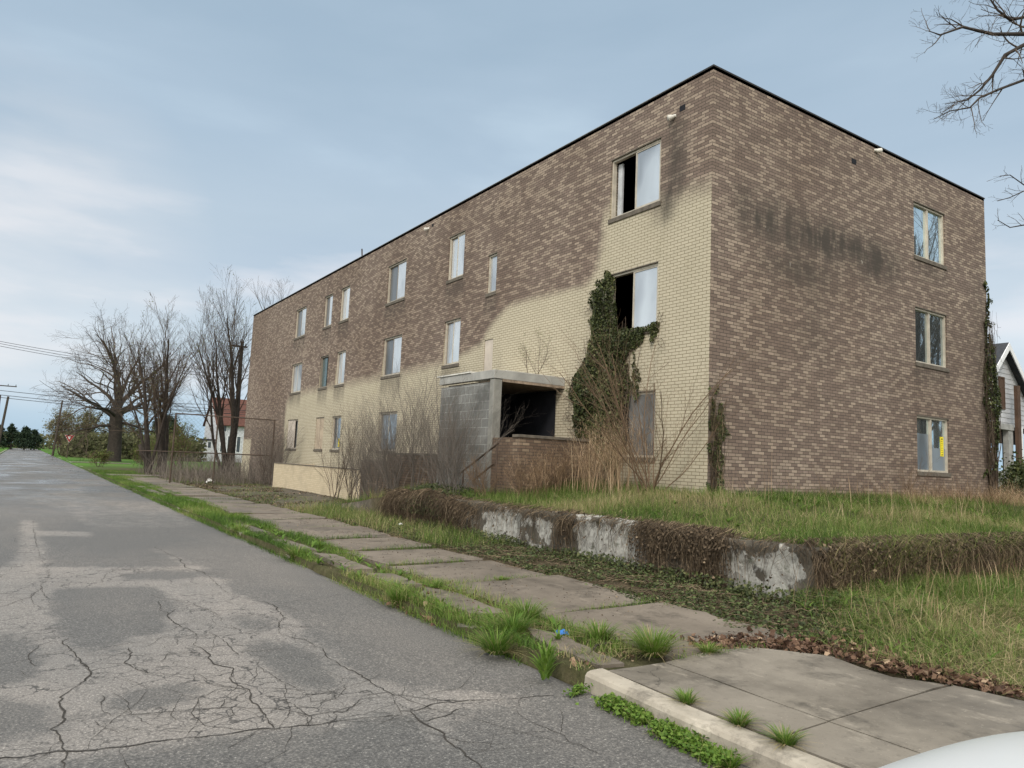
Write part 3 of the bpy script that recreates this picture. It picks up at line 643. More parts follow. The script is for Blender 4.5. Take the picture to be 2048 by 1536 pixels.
paint_poly = [(-.5, 7.25), (1.26, 7.2), (3.0, 7.6), (3.28, 7.4), (3.38, 6.2), (3.8, 5.9), (5.6, 5.92), (7.1, 5.95), (7.9, 5.6), (8.6, 4.98), (10.3, 4.68), (14, 4.6), (19.2, 4.52), (25.8, 4.5), (27.1, 4.1), (27.2, 3), (26.9, 1.0), (26.6, -1), (-.5, -1)]
def edge_dist(px, py, poly):
    d = np.full(px.shape, 1e9)
    for (ax, ay), (bx, by) in zip(poly, poly[1:]+poly[:1]):
        vx, vy = bx-ax, by-ay; t = np.clip(((px-ax)*vx+(py-ay)*vy)/(vx*vx+vy*vy), 0, 1); d = np.minimum(d, np.hypot(px-ax-t*vx, py-ay-t*vy))
    return d
def wall_mesh(axis, length, wins, extra=()):
    cuts_a = sorted(set([0.0, length]+[w[0] for w in wins]+[w[1] for w in wins])); cuts_z = sorted(set([-.3, ROOF]+[w[2] for w in wins]+[w[3] for w in wins]))
    def refine(c, s):
        o = []
        for a, b in zip(c[:-1], c[1:]): n = max(1, int(round((b-a)/s))); o += [a+(b-a)*i/n for i in range(n)]
        return np.array(o+[c[-1]])
    A = refine(cuts_a, .2); Zc = refine(cuts_z, .2); AA, ZZ = np.meshgrid(A, Zc, indexing='ij'); n1, n2 = AA.shape; idx = np.arange(n1*n2).reshape(n1, n2)
    ca = (A[:-1]+A[1:])/2; cz = (Zc[:-1]+Zc[1:])/2; CA, CZ = np.meshgrid(ca, cz, indexing='ij'); keep = np.ones(CA.shape, bool)
    for w in wins: keep &= ~((CA > w[0]) & (CA < w[1]) & (CZ > w[2]) & (CZ < w[3]))
    if axis == 'L':
        V = np.stack([np.zeros(AA.size), AA.ravel(), ZZ.ravel()], 1)
        ins = inpoly(AA, ZZ, paint_poly); d = edge_dist(AA, ZZ, paint_poly); soft = np.where((AA < 3.3) & (ZZ > 6.5), .62, .26)+.25*sm(8, 15, AA)*(ZZ > 3.5)
        paint = np.where(ins, .5+d/soft*.5, .5-d/soft*.5); paint = np.clip(paint, 0, 1)
        paint = np.maximum(paint, np.where((AA > 33.3) & (ZZ < 2.3), .9, 0))
        stain = np.zeros(AA.shape)
        stain = np.maximum(stain, 1.05*np.exp(-((AA-.95)/.22)**2)*sm(6.9, 7.6, ZZ)*(1-sm(8.75, 9.1, ZZ)))
        stain = np.maximum(stain, .9*np.exp(-((AA-1.25)/.30)**2)*sm(6.6, 7.0, ZZ)*(1-sm(7.4, 7.7, ZZ)))
        for w in wins: stain = np.maximum(stain, .55*((AA > w[0]-.1) & (AA < w[1]+.1))*sm(w[2]-1.0, w[2]-.2, ZZ)*(ZZ < w[2])*(w[2] > 4)*(w[0] > 3.5))
        darkening = .65*sm(26.6, 27.6, AA)*(1-sm(1.6, 4.2, ZZ))*(1-sm(33, 33.4, AA)*(1-sm(2.2, 2.4, ZZ)))+.5*(1-sm(.9, 1.7, ZZ))*(AA < 20)  # bush and vine shadow at the far end painted dark; wall foot darker too
    else:
        V = np.stack([AA.ravel(), np.zeros(AA.size), ZZ.ravel()], 1); paint = np.zeros(AA.shape)
        band = 6.95-.02*AA
        stain = 1.25*np.exp(-((ZZ-band)/.50)**2)*sm(.3, 1.2, AA)*(1-sm(6.0, 7.4, AA))*(.62+.55*vnoise(AA, ZZ, 2.2))
        stain = np.maximum(stain, .8*np.exp(-((AA-2.9)/1.3)**2)*np.exp(-((ZZ-6.05)/.45)**2)); stain = np.maximum(stain, .35*np.exp(-((AA-3.4)/.5)**2)*sm(3.8, 4.4, ZZ)*(1-sm(5.9, 6.2, ZZ)))
        for w in wins: stain = np.maximum(stain, .5*((AA > w[0]-.1) & (AA < w[1]+.1))*sm(w[2]-.8, w[2]-.2, ZZ)*(ZZ < w[2])*(w[2] > 4))
        darkening = .8*np.exp(-((AA-.12)/.22)**2)*(1-sm(2.9, 3.9, ZZ))+.45*sm(9.9, 11.2, AA)*(1-sm(7, 8, ZZ))  # darker low down by the near corner and towards the far end
    Fc = np.stack([idx[:-1, :-1], idx[1:, :-1], idx[1:, 1:], idx[:-1, 1:]], -1)[keep]
    if axis == 'L': Fc = Fc[:, ::-1]
    # reveals
    rv, rf = [], []; n = len(V)
    D = .22
    for a0, a1, z0, z1, *_ in wins:
        for (p, q) in (((a0, z0), (a0, z1)), ((a0, z1), (a1, z1)), ((a1, z1), (a1, z0)), ((a1, z0), (a0, z0))):
            mk = (lambda a, z, d: (d, a, z)) if axis == 'L' else (lambda a, z, d: (a, d, z))
            rv += [mk(p[0], p[1], 0), mk(q[0], q[1], 0), mk(q[0], q[1], D), mk(p[0], p[1], D)]; rf.append([n, n+1, n+2, n+3]); n += 4
    V = np.concatenate([V, np.array(rv)]); Fc = np.concatenate([Fc, np.array(rf)])
    z = np.zeros(len(rv)); pr = np.array([1.0 if (axis == 'L' and inpoly(np.array([r[1]]), np.array([r[2]-.05]), paint_poly)[0]) else 0 for r in rv])
    return npmesh('wall', V, Fc, M['brick'], BL, {'paint': np.concatenate([paint.ravel(), pr]), 'stain': np.concatenate([stain.ravel(), z]), 'darkening': np.concatenate([darkening.ravel(), z])})
wall_mesh('L', BY, LW); wall_mesh('R', BX, RW)
bw = MB(); bw.quad((BX, 0, -.3), (BX, BY, -.3), (BX, BY, ROOF), (BX, 0, ROOF)).quad((BX, BY, -.3), (0, BY, -.3), (0, BY, ROOF), (BX, BY, ROOF)); bw.build('rear_wall', M['brick'], BL)
rf = MB(); rf.box(.0, .0, ROOF-.06, BX, BY, ROOF); roof = rf.build('roof', M['roof'], BL)
cp = MB(); cp.box(-.018, -.018, ROOF+.002, BX+.018, .25, ROOF+.036).box(-.018, .252, ROOF+.002, .25, BY+.05, ROOF+.036).box(.252, BY-.25, ROOF+.002, BX+.05, BY+.05, ROOF+.036).box(BX-.25, .252, ROOF+.002, BX+.05, BY-.252, ROOF+.036)
cp.build('roof_coping', M['coping'], roof)
cp = MB(); cp.box(-.030, .5, ROOF+.02, -.022, BY, ROOF+.034); cp.build('drip_edge', M['coping_light'], roof)
inn = MB()
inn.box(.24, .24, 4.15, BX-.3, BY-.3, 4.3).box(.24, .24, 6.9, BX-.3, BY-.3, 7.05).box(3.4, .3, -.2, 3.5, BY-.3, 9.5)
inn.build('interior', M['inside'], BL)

def window(face, a0, a1, z0, z1, kind):
    def B(m, b0, b1, c0, c1, d0, d1):   # a-range, z-range, depth range (positive = out of the wall)
        if face == 'L': m.box(-d0, b0, c0, -d1, b1, c1)
        else: m.box(b0, -d0, c0, b1, -d1, c1)
    def ring(m, b0, b1, c0, c1, w, d0, d1, wb=None):
        wb = wb or w
        B(m, b0, b1, c1-w, c1, d0, d1); B(m, b0, b1, c0, c0+wb, d0, d1); B(m, b0, b0+w, c0+wb, c1-w, d0, d1); B(m, b1-w, b1, c0+wb, c1-w, d0, d1)
    e = .004; mid = (a0+a1)/2; m = MB(); ring(m, a0+e, a1-e, z0+e, z1-e, .045, -.13, -.035)
    fr = m.build('window', M['frame'] if kind not in ('hole',) else M['frame_dk'], BL)
    if kind in ('board_full', 'boarded'):
        m = MB(); B(m, a0+.02, a1-.02, z0+.02, z1-.02, -.033, -.018); o = m.build('board', M['board'] if kind == 'board_full' else M['board_white'], fr)
        if kind == 'board_full':
            m = MB(); B(m, mid-.004, mid+.004, z0+.03, z1-.03, -.0175, -.0145); m.build('board_seam', M['ink'], o)
    elif kind == 'board_half':
        m = MB(); B(m, mid-.35, a1-.02, z0+.02, z1-.02, -.033, -.018); m.build('board', M['board_white'], fr)
        m = MB(); B(m, a0+.05, mid-.36, z0+.05, z1-.05, -.10, -.09); m.build('pane', M['pane_screen'], fr)
    elif kind == 'board_grey':
        m = MB(); B(m, a0+.05, mid+.05, z0+.05, z1-.05, -.06, -.04); m.build('board', M['board_grey'], fr)
        m = MB(); B(m, mid+.05, a1-.05, z0+.05, z1-.05, -.12, -.10); m.build('pane', M['pane_dark'], fr)
    elif kind == 'single':
        m = MB(); B(m, a0+.05, a1-.05, z0+.05, z1-.05, -.09, -.08); m.build('pane', M['pane_light'], fr)
    elif kind in ('open', 'open2'):
        m = MB(); ring(m, a0+.046, mid+.02, z0+.046, z1-.046, .03, -.085, -.045); sh = m.build('sash', M['frame'], fr)
        m = MB(); B(m, a0+.077, mid-.01, z0+.077, z1-.077, -.072, -.062); m.build('pane', M['pane_light'], fr)
        if kind == 'open':
            m = MB(); B(m, a1-.20, a1-.06, z0+.06, z1-.08, -.22, -.17); m.build('curtain', M['curtain'], fr)
    elif kind == 'hole':
        m = MB(); B(m, mid-.1, a1-.05, z0+.05, z1-.05, -.12, -.11); m.build('pane', M['pane_teal'], fr)
    elif kind[0] == 's':
        # the nearer half in front, the farther half behind it
        far_m, near_m = {'slide': ('pane_screen', 'pane_light'), 'slide_b': ('pane_light', 'pane_light'), 'slide_n': ('pane_screen', 'pane_mid'), 'slide_c': ('pane_mid', 'pane_mid')}[kind]
        m = MB(); ring(m, a0+.046, mid+.02, z0+.046, z1-.046, .028, -.085, -.05); m.build('sash', M['frame_dk'] if kind == 'slide' else M['frame'], fr)
        m = MB(); B(m, a0+.075, mid-.01, z0+.075, z1-.075, -.072, -.062); m.build('pane', M[near_m], fr)
        m = MB(); ring(m, mid-.01, a1-.046, z0+.046, z1-.046, .028, -.125, -.09); m.build('sash', M['frame_dk'], fr)
        m = MB(); B(m, mid+.02, a1-.075, z0+.075, z1-.075, -.112, -.102); m.build('pane', M[far_m], fr)
    if kind in ('r1', 'r2', 'r3'):
        m = MB(); B(m, mid-.055, mid+.02, z0+.046, z1-.046, -.125, -.05); m.build('sash', M['frame'], fr)
        m = MB(); B(m, a0+.046, mid-.056, z0+.046, z1-.046, -.105, -.095); m.build('pane', M['pane_mirror'], fr)
        m = MB(); B(m, mid+.021, a1-.046, z0+.046, z1-.046, -.095, -.085); m.build('pane', M['pane_mirror'], fr)
        if kind == 'r1':
            m = MB(); B(m, a0+.05, mid-.06, z0+.05, z0+.95, -.093, -.0915); m.build('curtain', M['pane_mid'], fr)
            m = MB(); B(m, mid+.03, a1-.05, z0+.05, z0+.62, -.0835, -.082); m.build('curtain', M['pane_mid'], fr)
    if kind in ('r1', 'slide_n'):
        if kind == 'r1': na, nz0, w, h, d = a1-.29, z0+.42, .16, .50, -.078
        else: na, nz0, w, h, d = a0+.09, z0+.12, .24, .34, -.058
        m = MB(); B(m, na, na+w, nz0, nz0+h, d, d+.003); nt = m.build('notice', M['notice'], fr)
        m = MB()
        for i in range(6): B(m, na+.02, na+w-.02-(.03 if i % 2 else 0), nz0+h*(.20+.11*i), nz0+h*(.20+.11*i)+.008, d+.004, d+.006)
        B(m, na+w*.3, na+w*.7, nz0+h*.86, nz0+h*.92, d+.004, d+.006); B(m, na+w*.3, na+w*.7, nz0+.03, nz0+.05, d+.004, d+.006)
        m.build('print', M['ink'], nt)
    m = MB(); B(m, a0-.04, a1+.04, z0-.10, z0+.002, -.12, .028); m.build('sill', M['sill'], fr, bevel=.006)
    if kind not in ('boarded',):
        m = MB(); B(m, a0, a1, z1-.003, z1+.022, -.05, .006); m.build('lintel', M['sill'], fr)
for w in LW: window('L', *w)
for w in RW: window('R', *w)
# floodlights, rusty holes and the roof pipe
def lamp(p, d, mat='lamp_white'):
    p = Vector(p); d = Vector(d).normalized(); m = MB(); m.tube([p, p+d*.06+Vector((0, 0, .01))], .035, 8); m.tube([p+d*.05, p+d*.11, p+d*.17], [.035, .055, .065], 12)
    o = m.build('floodlight', M['white_metal'], BL, smooth=False); m = MB(); q = p+d*.172; m.tube([q, q+d*.012], [.058, .045], 12); m.build('lens', M[mat], o)
lamp((0, 1.0, 9.04), (-.6, .55, -.25)); lamp((5.75, 0, 9.56), (.75, -.6, -.05)); lamp((0, 12.3, 9.40), (-.6, .5, -.2))
for (bx) in (((-.006, .74, 9.08), (.0, .90, 9.20)), ((-.006, 1.14, 9.0), (.0, 1.24, 9.08)), ((4.80, -.006, 8.98), (4.98, 0.0, 9.10)), ((-.006, 12.0, 9.40), (0, 12.12, 9.50))):
    m = MB(); m.box(*bx[0], *bx[1]); m.build('wall_vent', M['inside'], BL)
m = MB(); m.tube([(.3, 19.0, ROOF), (.25, 19.0, ROOF+.55)], .03, 8); m.build('vent_pipe', M['steel'], roof)

# entrance porch
pm_ = MB(); pm_.box(PX, PY0+.16, .9, PX+.2, PY1, 3.44).box(PX+.2, PY1-.2, .9, -.003, PY1, 3.44)
porch = pm_.build('porch', M['block'], BL)
m = MB(); m.box(PX-.02, PY0-.02, .9, PX+.20, PY0+.158, 3.50); m.build('column', M['cast'], porch, bevel=.01)
m = MB(); m.box(PX-.03, PY0-.03, 3.515, -.003, PY0+.1, 3.71).box(PX-.03, PY0+.102, 3.515, PX+.1, PY1+.06, 3.71); m.build('fascia', M['fascia'], porch, bevel=.008)
m = MB(); m.box(PX-.06, PY0+1.0, 3.712, PX+.3, PY1+.16, 3.745).box(PX+.3, PY0-.03, 3.712, -.003, PY1+.1, 3.725); m.build('porch_roof', M['white_metal'], porch)
m = MB(); m.box(PX+.21, PY0+.12, 3.45, -.003, PY1, 3.51).box(PX+.21, PY0-.03, 3.452, -.01, PY0+.118, 3.512); m.build('soffit', M['soffit'], porch)
m = MB(); m.box(PX+.202, PY0+.5, 1.0, PX+.206, PY1-.21, 3.44).box(PX+.21, PY1-.21, 1.0, -.01, PY1-.205, 3.44).box(-.012, PY0+.3, 1.0, -.006, PY1-.22, 3.44); m.build('porch_shade_sheet', M['inside'], porch)  # near-black sheets over the porch's inner faces, painted in place of its shade
# brick wing walls of the stoop
bwall = MB(); bwall.box(PX, 3.40, .75, -.003, 3.62, 2.16)
o = bwall.build('brick_wall', M['brick_low']); tag(o, 'low brown brick stoop wall below the dark porch opening', 'wall')
m = MB(); m.box(PX-.03, 3.37, 2.162, -.003, 3.65, 2.225); m.build('coping', M['sill'], o, bevel=.008)
m = MB(); m.box(PX, 3.622, .75, PX+.2, 4.48, 2.16); m.build('return_wall', M['brick_low'], o)
st = MB(); st.box(PX-.02, 7.08, .5, PX+.2, 10.1, 1.70)
o = st.build('brick_wall', M['brick_low']); tag(o, 'stepped brown brick wall between the block porch and the cream wall', 'wall')
m = MB(); m.box(PX-.02, 10.102, .2, PX+.2, 12.0, 1.46); m.build('lower_step', M['brick_low'], o)
m = MB(); m.box(PX-.04, 7.08, 1.702, PX+.22, 10.12, 1.76).box(PX-.04, 10.122, 1.462, PX+.22, 12.0, 1.52); m.build('coping', M['sill'], o, bevel=.006)
rp = MB(); rp.box(-1.7, 12.7, -.05, -1.5, 22.45, 1.17).box(-1.498, 22.25, -.05, -.003, 22.45, 1.17)
o = rp.build('painted_wall', M['cream_wall']); tag(o, 'low cream painted wall in front of the ground floor windows', 'wall')
m = MB(); m.box(-1.72, 12.7, 1.172, -1.48, 22.47, 1.20); m.build('coping', M['sill'], o)
hr = empty('handrail', (-2.3, 4.5, 1.1), 'two rusty dark handrail bars slanting down beside the block porch', 'railing')
for a, b in (((-2.3, 5.35, 1.32), (-2.3, 3.74, 2.03)), ((-2.3, 4.75, 1.18), (-2.3, 3.9, 1.58))):
    m = MB(); m.tube([a, b], .022, 8); m.build('rail', M['steel'], hr)
for y in (3.8, 5.2): m = MB(); m.tube([(-2.3, y, .7), (-2.3, y, 1.38 if y > 5 else 2.0)], .02, 8); m.build('post', M['steel'], hr)

# ------------------------------------------------------------------ retaining wall
def rwall():
    root = empty('retaining_wall', (WX, WY, 0), 'low crumbling retaining wall with flaking white render below the terrace', 'wall')
    TOP = .80
    def strip(pts, nm, plast, parent):
        # vertical face + top, gridded and roughened.  pts: function s->(x,y), outward normal n
        (ax, ay), (bx, by), (nx, ny) = pts; L = math.hypot(bx-ax, by-ay); ns_ = int(L/.07); nz_ = 12; V = []; pl = []
        for i in range(ns_+1):
            t = i/ns_; x = ax+(bx-ax)*t; y = ay+(by-ay)*t; tt = TOP+(float(vnoise(x*1.0, y*1.0, 1.1))-.5)*.07
            for j in range(nz_+4):
                if j <= nz_: z = -.05+(tt+.05)*j/nz_; o = (float(vnoise((x+y)*1.0+7, z*1.0, 1.6))-.5)*.09+(float(vnoise((x+y)*1.0+3, z*1.0, 7))-.5)*.025; dd = o+(.02 if z > tt-.12 else 0); 
                else: dd = -.09*(j-nz_); z = tt+(float(vnoise(x+y, j*.7, 3))-.5)*.02
                if j == nz_: dd -= .015
                V.append((x+nx*dd, y+ny*dd, z)); pl.append(plast(x, y, z))
        nz2_ = nz_+4; ix = np.arange((ns_+1)*nz2_).reshape(ns_+1, nz2_); Fq = np.stack([ix[:-1, :-1], ix[1:, :-1], ix[1:, 1:], ix[:-1, 1:]], -1).reshape(-1, 4)
        return npmesh(nm, V, Fq, M['retwall'], parent, {'plaster': pl}, smooth=True)
    def pl1(x, y, z):
        w = 0
        for a, b, s in ((1.9, 3.9, .50), (.35, 2.1, .55), (-1.7, -.05, .74), (-4.15, -3.0, .62)):
            w = max(w, 1.08*s*float(sm(a-.3, a+.25, y)*(1-sm(b-.25, b+.3, y))))
        return w*float(1-.55*sm(.60, .74, z)*(1 if not (-1.4 < y < -.3) else .5))+.02
    strip(((WX, 6.6), (WX, WY), (-1, 0)), 'street_face', pl1, root)
    strip(((WX, WY), (1.5, WY), (0, -1)), 'side_face', lambda x, y, z: .2, root)
    m = MB(); m.box(WX+.03, WY+.03, .0, WX+.24, 6.6, .76).box(WX+.245, WY+.03, .0, 16, WY+.24, .74); m.build('core', M['cast'], root)
rwall()

# ------------------------------------------------------------------ vegetation helpers
def gnd(P): P[:, 2] = terr(P[:, 0], P[:, 1]); return P
def scatter(n, x0, x1, y0, y1, dens=None):
    x = rng.uniform(x0, x1, n); y = rng.uniform(y0, y1, n)
    if dens is not None: k = rng.random(n) < dens(x, y); x, y = x[k], y[k]
    return gnd(np.stack([x, y, np.zeros(len(x))], 1))
def grass_obj(name, P, hlo, hhi, wid, mat, label, tbias=.45, tvar=.22, lean=.5, cat='grass', clump=1.4):
    N = len(P); cl = vnoise(P[:, 0], P[:, 1], clump); cl2 = vnoise(P[:, 0]+50, P[:, 1], clump*.45)
    h = (hlo+(hhi-hlo)*rng.random(N)**1.5)*(.55+.9*cl); t = np.clip(tbias+(cl2-.5)*.75+rng.normal(0, tvar, N), 0, 1)
    V, F_, tt = blades(P, h, rng.uniform(.1, 1.0, N)*lean*2, np.full(N, wid)*rng.uniform(.6, 1.4, N), t)
    o = npmesh(name, V, F_, mat, attrs={'tint': tt}); tag(o, label, cat, kind='stuff'); return o
def clumps(n, per, x0, x1, y0, y1, rad, dens=None):
    c = scatter(n, x0, x1, y0, y1, dens); k = np.repeat(c, per, 0)+np.concatenate([rng.normal(0, rad, (len(c)*per, 2)), np.zeros((len(c)*per, 1))], 1); return k

# terrace grass
P1 = np.concatenate([scatter(52000, WX+.12, 7, WY+.1, -.03), scatter(9000, 7, 15, WY+.1, -.03), scatter(16000, WX+.12, -.1, -.03, 3.3), scatter(7000, WX+.1, -2.1, 3.3, 8)])
grass_obj('terrace_grass', P1, .06, .24, .007, M['grass_mix'], 'green and straw grass growing along the raised terrace before the brick walls', .38, .20, .55)
# overhanging fringe on the wall top
P1b = np.concatenate([scatter(3600, WX+.12, WX+.4, WY, 1.5, lambda x, y: sm(.45, .7, vnoise(y, y*0, .9))), scatter(6000, WX, 12, WY-.05, WY+.3)]); P1b[:, 2] = .80
grass_obj('wall_top_grass', P1b, .06, .20, .007, M['grass_mix'], 'straw coloured grass hanging over the top edge of the retaining wall', .55, .2, .8)
# rough grass on the corner below the bank
edgeline = np.array([(-5.9, -5.1), (-5.5, -5.15), (-5.2, -5.42), (-4.98, -5.7), (-5.05, -6.1), (-5.1, -6.4), (-4.85, -6.7), (-4.8, -7.2)])
def corner(x, y):
    lim = np.interp(y, [-7.2, -6.7, -6.4, -6.1, -5.7, -5.42, -5.15, -4.6], [-4.75, -4.8, -5.05, -5.0, -4.92, -5.1, -4.4, -3.9]); return np.where((x > lim+.1), 1.0, 0.0)*sm(-.05, .35, x-lim)
P2 = np.concatenate([clumps(1500, 34, -5.2, 3.5, -7.2, WY-.05, .085, corner), scatter(20000, -5.2, 6, -7.3, WY-.05, corner)]); P2 = gnd(P2)
grass_obj('corner_grass', P2, .05, .25, .0065, M['grass_mix'], 'rough green and straw grass at the street corner below the bank', .40, .22, 1.05)
P2b = scatter(700, -4.2, 5, -6.0, WY-.05); grass_obj('dry_grass', P2b, .25, .55, .005, M['straw'], 'tall dry grass stalks standing in front of the vine covered bank', .7, .2, .35)
PT_ = np.concatenate([scatter(11000, -5.2, 5, -7.1, WY-.05, corner), scatter(9000, WX+.1, 8, WY, -.1), scatter(1500, WX+.1, -.3, 0, 3)]); PT_[:, 2] += .02; PT_ = PT_[vnoise(PT_[:, 0], PT_[:, 1], 1.7) > .42]
V, F_, tt = blades(PT_, rng.uniform(.10, .26, len(PT_)), rng.uniform(1.8, 3.0, len(PT_)), np.full(len(PT_), .006), np.clip(rng.normal(.88, .12, len(PT_)), 0, 1), az=rng.normal(-.6, 1.1, len(PT_)))
tag(npmesh('dead_thatch', V, F_, M['grass_mix'], attrs={'tint': tt}), 'flattened dead straw matted through the rough grass', 'dead grass', kind='stuff')
# verge strips
den = lambda x, y: np.clip(1.1-y/34, .25, 1)
P3 = scatter(75000, -7.02, -6.30, -5.0, 33, lambda x, y: den(x, y)*(sm(5, 9, y)*.6+.04+.96*sm(-6.76, -6.64, x))*sm(.30, .55, vnoise(x, y, .9)+.14))
grass_obj('verge_grass', P3, .04, .15, .006, M['grass'], 'bright green grass in the narrow strip between kerb slabs and pavement', .38, .16, .6)
P4x = clumps(55, 40, -7.2, -6.5, -5.2, -3.4, .05); grass_obj('corner_weeds', P4x, .03, .12, .006, M['grass_mix'], 'short mixed weeds and dry grass on the soil by the broken kerb end', .55, .25, 1.0)
P4 = scatter(60000, -7.36, -7.04, -4.6, 40, lambda x, y: den(x, y)*sm(.25, .5, vnoise(x, y, .8)+.1))
grass_obj('kerb_grass', P4, .05, .19, .0065, M['grass'], 'bright green grass overgrowing the old kerb along the street', .40, .18, .8)
P5 = scatter(60000, -7.15, -3.0, 5, 42, lambda x, y: np.where((x > -6.3) & (x < -4.85) & (y < 31), 0, 1)*np.where(x > -4.85, .25, 1)*sm(.35, .6, vnoise(x, y, .35)+.15))
grass_obj('far_verge_grass', P5, .03, .11, .010, M['grass'], 'green grass patches around the farther pavement slabs', .40, .14, .5)
P6 = scatter(16000, -4.7, -2.3, 1.5, 11, lambda x, y: np.where(x < -3.3, 1, np.where(y > 6.6, 1, 0))); grass_obj('rough_weeds', P6, .08, .34, .008, M['grass_mix'], 'mixed green and dry weeds at the foot of the wall and bushes', .45, .24, .6)
# joints between the slabs
jj = np.array([y for y in ys for _ in range(650)]); P7 = np.stack([rng.uniform(-6.4, -4.75, len(jj)), jj+rng.normal(0, .02, len(jj)), np.full(len(jj), .1)], 1)
P7 = P7[rng.random(len(P7)) < sm(.30, .60, vnoise(P7[:, 0], P7[:, 1], 1.3))]
grass_obj('joint_grass', P7, .03, .12, .006, M['grass'], 'short green grass growing in the joints between pavement slabs', .3, .2, .7)
# gutter clover and kerb-crack weeds
gl = np.interp(rng.uniform(-6.75, -5.35, 4200), [-7, -5], [-7, -5]); P8 = np.stack([-7.41+.05*np.sin(gl*3)+rng.normal(0, .045, len(gl)), gl, np.zeros(len(gl))], 1); P8[:, 2] = .01; P8 = P8[vnoise(P8[:, 1], P8[:, 0], 3.5) > .36]; gP = P8[::3].copy(); grass_obj('gutter_grass', gP, .03, .10, .006, M['grass'], 'bright short grass growing along the gutter under the newer kerb', .42, .2, .8)
Vv, Ff, Tt = leaves(P8+rng.uniform(0, .06, (len(P8), 1))*np.array([0, 0, 1]), rng.uniform(.015, .035, len(P8)), np.array([0, 0, 1.]), .6, rng.uniform(.3, .9, len(P8)))
tag(npmesh('gutter_weeds', Vv, Ff, M['grass'], attrs={'tint': Tt*.75}), 'bright green clover growing in the gutter below the newer kerb', 'weeds', kind='stuff')
bc = np.concatenate([scatter(150, -4.6, 4, -6.6, WY-.2, corner), scatter(120, WX+.2, 6, WY+.3, -.4), scatter(60, -7.25, -6.5, -4.8, 6)]); rep = 9; ba = rng.random(len(bc)*rep)*2*np.pi; bP = np.repeat(bc, rep, 0); bP[:, 2] += .02
V, F_, tt = blades(bP, rng.uniform(.07, .17, len(bP)), rng.uniform(1.0, 2.0, len(bP)), np.full(len(bP), .035), rng.uniform(.25, .6, len(bP)), az=ba)
tag(npmesh('broadleaf_weeds', V, F_, M['grass'], attrs={'tint': tt}), 'low broad leaved weeds dotted through the rough grass', 'weeds', kind='stuff')
# ground ivy between pavement and wall
n = 30000; gxx = rng.uniform(-5.0, -3.22, n); gyy = rng.uniform(-5.6, 7.5, n)
kp = (gxx > np.interp(gyy, [-5.6, -5.0, -4.3, -3, 0, 7], [-4.7, -5.15, -4.85, -4.8, -4.62, -4.7])+.1*(vnoise(gxx, gyy, 3)-.5)*2) & (vnoise(gxx, gyy, 3.1)*.6+vnoise(gxx+9, gyy, 1.2)*.6 > .44-.14*(gyy < -3.0))
G = gnd(np.stack([gxx[kp], gyy[kp], np.zeros(kp.sum())], 1)); G[:, 2] += rng.uniform(0, .06, len(G))+.05*sm(-3.9, -3.25, G[:, 0])*rng.random(len(G))
Vv, Ff, Tt = leaves(G, rng.uniform(.02, .05, len(G)), np.array([0, 0, 1.]), .55, np.clip(rng.normal(.45, .25, len(G)), 0, 1))
tag(npmesh('ground_ivy', Vv, Ff, M['cover'], attrs={'tint': Tt}), 'low dark green ground ivy between the pavement and retaining wall', 'ground cover', kind='stuff')
# leaf litter
n = 2600; s_ = rng.uniform(0, 1, n); seg = rng.integers(0, len(edgeline)-1, n); Q = edgeline[seg]*(1-s_[:, None])+edgeline[seg+1]*s_[:, None]
Q = Q+np.stack([np.abs(rng.normal(0, .30, n))*(.5+1.1*vnoise(Q[:, 1], Q[:, 0], 2.0))-.05, rng.normal(0, .12, n)+.05], 1); G = gnd(np.stack([Q[:, 0], Q[:, 1], np.zeros(n)], 1)); G[:, 2] += rng.uniform(.045, .08, n)
ex = scatter(650, -7.4, -6.4, -5.2, -1.2, lambda x, y: sm(.5, .7, vnoise(x, y, 1.5))*.9); ex[:, 2] = .03+.08*(ex[:, 0] > XR)+.015; G = np.concatenate([G, ex])
Vv, Ff, Tt = leaves(G, .014+.058*rng.random(len(G))**1.6, np.array([0, 0, 1.]), .8, np.clip(rng.normal(.45, .30, len(G)), 0, 1))
tag(npmesh('leaf_litter', Vv, Ff, M['litter'], attrs={'tint': Tt}), 'brown fallen leaves lying between the grass edge and the pavement', 'leaf litter', kind='stuff')

P = scatter(14000, -4.8, -1.75, 8, 26, lambda x, y: sm(.3, .6, vnoise(x, y, 1.2))); P[:, 2] += .012
Vv, Ff, Tt = leaves(P, rng.uniform(.015, .07, len(P)), np.array([0, 0, 1.]), .35, np.clip(rng.normal(.5, .3, len(P)), 0, 1)); tag(npmesh('yard_rubble', Vv, Ff, M['vine_dead'], attrs={'tint': Tt}), 'crumbled brown rubble and debris over the yard before the cream wall', 'rubble', kind='stuff')
P = scatter(9000, -4.8, -1.75, 8, 26, lambda x, y: sm(.5, .7, vnoise(x, y, .7))); grass_obj('yard_grass', P, .03, .10, .008, M['grass'], 'thin grass patches in the broken yard before the cream wall', .45, .2, .7)
P = scatter(9000, -7.2, -4.0, -5.3, 8, lambda x, y: 1-.6*((x > -6.3) & (x < -4.9))); P[:, 2] += .045*((P[:, 0] > -6.45) & (P[:, 0] < -4.7))+.004
Vv, Ff, Tt = leaves(P, .006+.022*rng.random(len(P))**2, np.array([0, 0, 1.]), .5, np.clip(rng.normal(.5, .3, len(P)), 0, 1)); tag(npmesh('debris', Vv, Ff, M['vine_dead'], attrs={'tint': Tt}), 'small dead bits and crumbs scattered over the old pavement slabs', 'debris', kind='stuff')
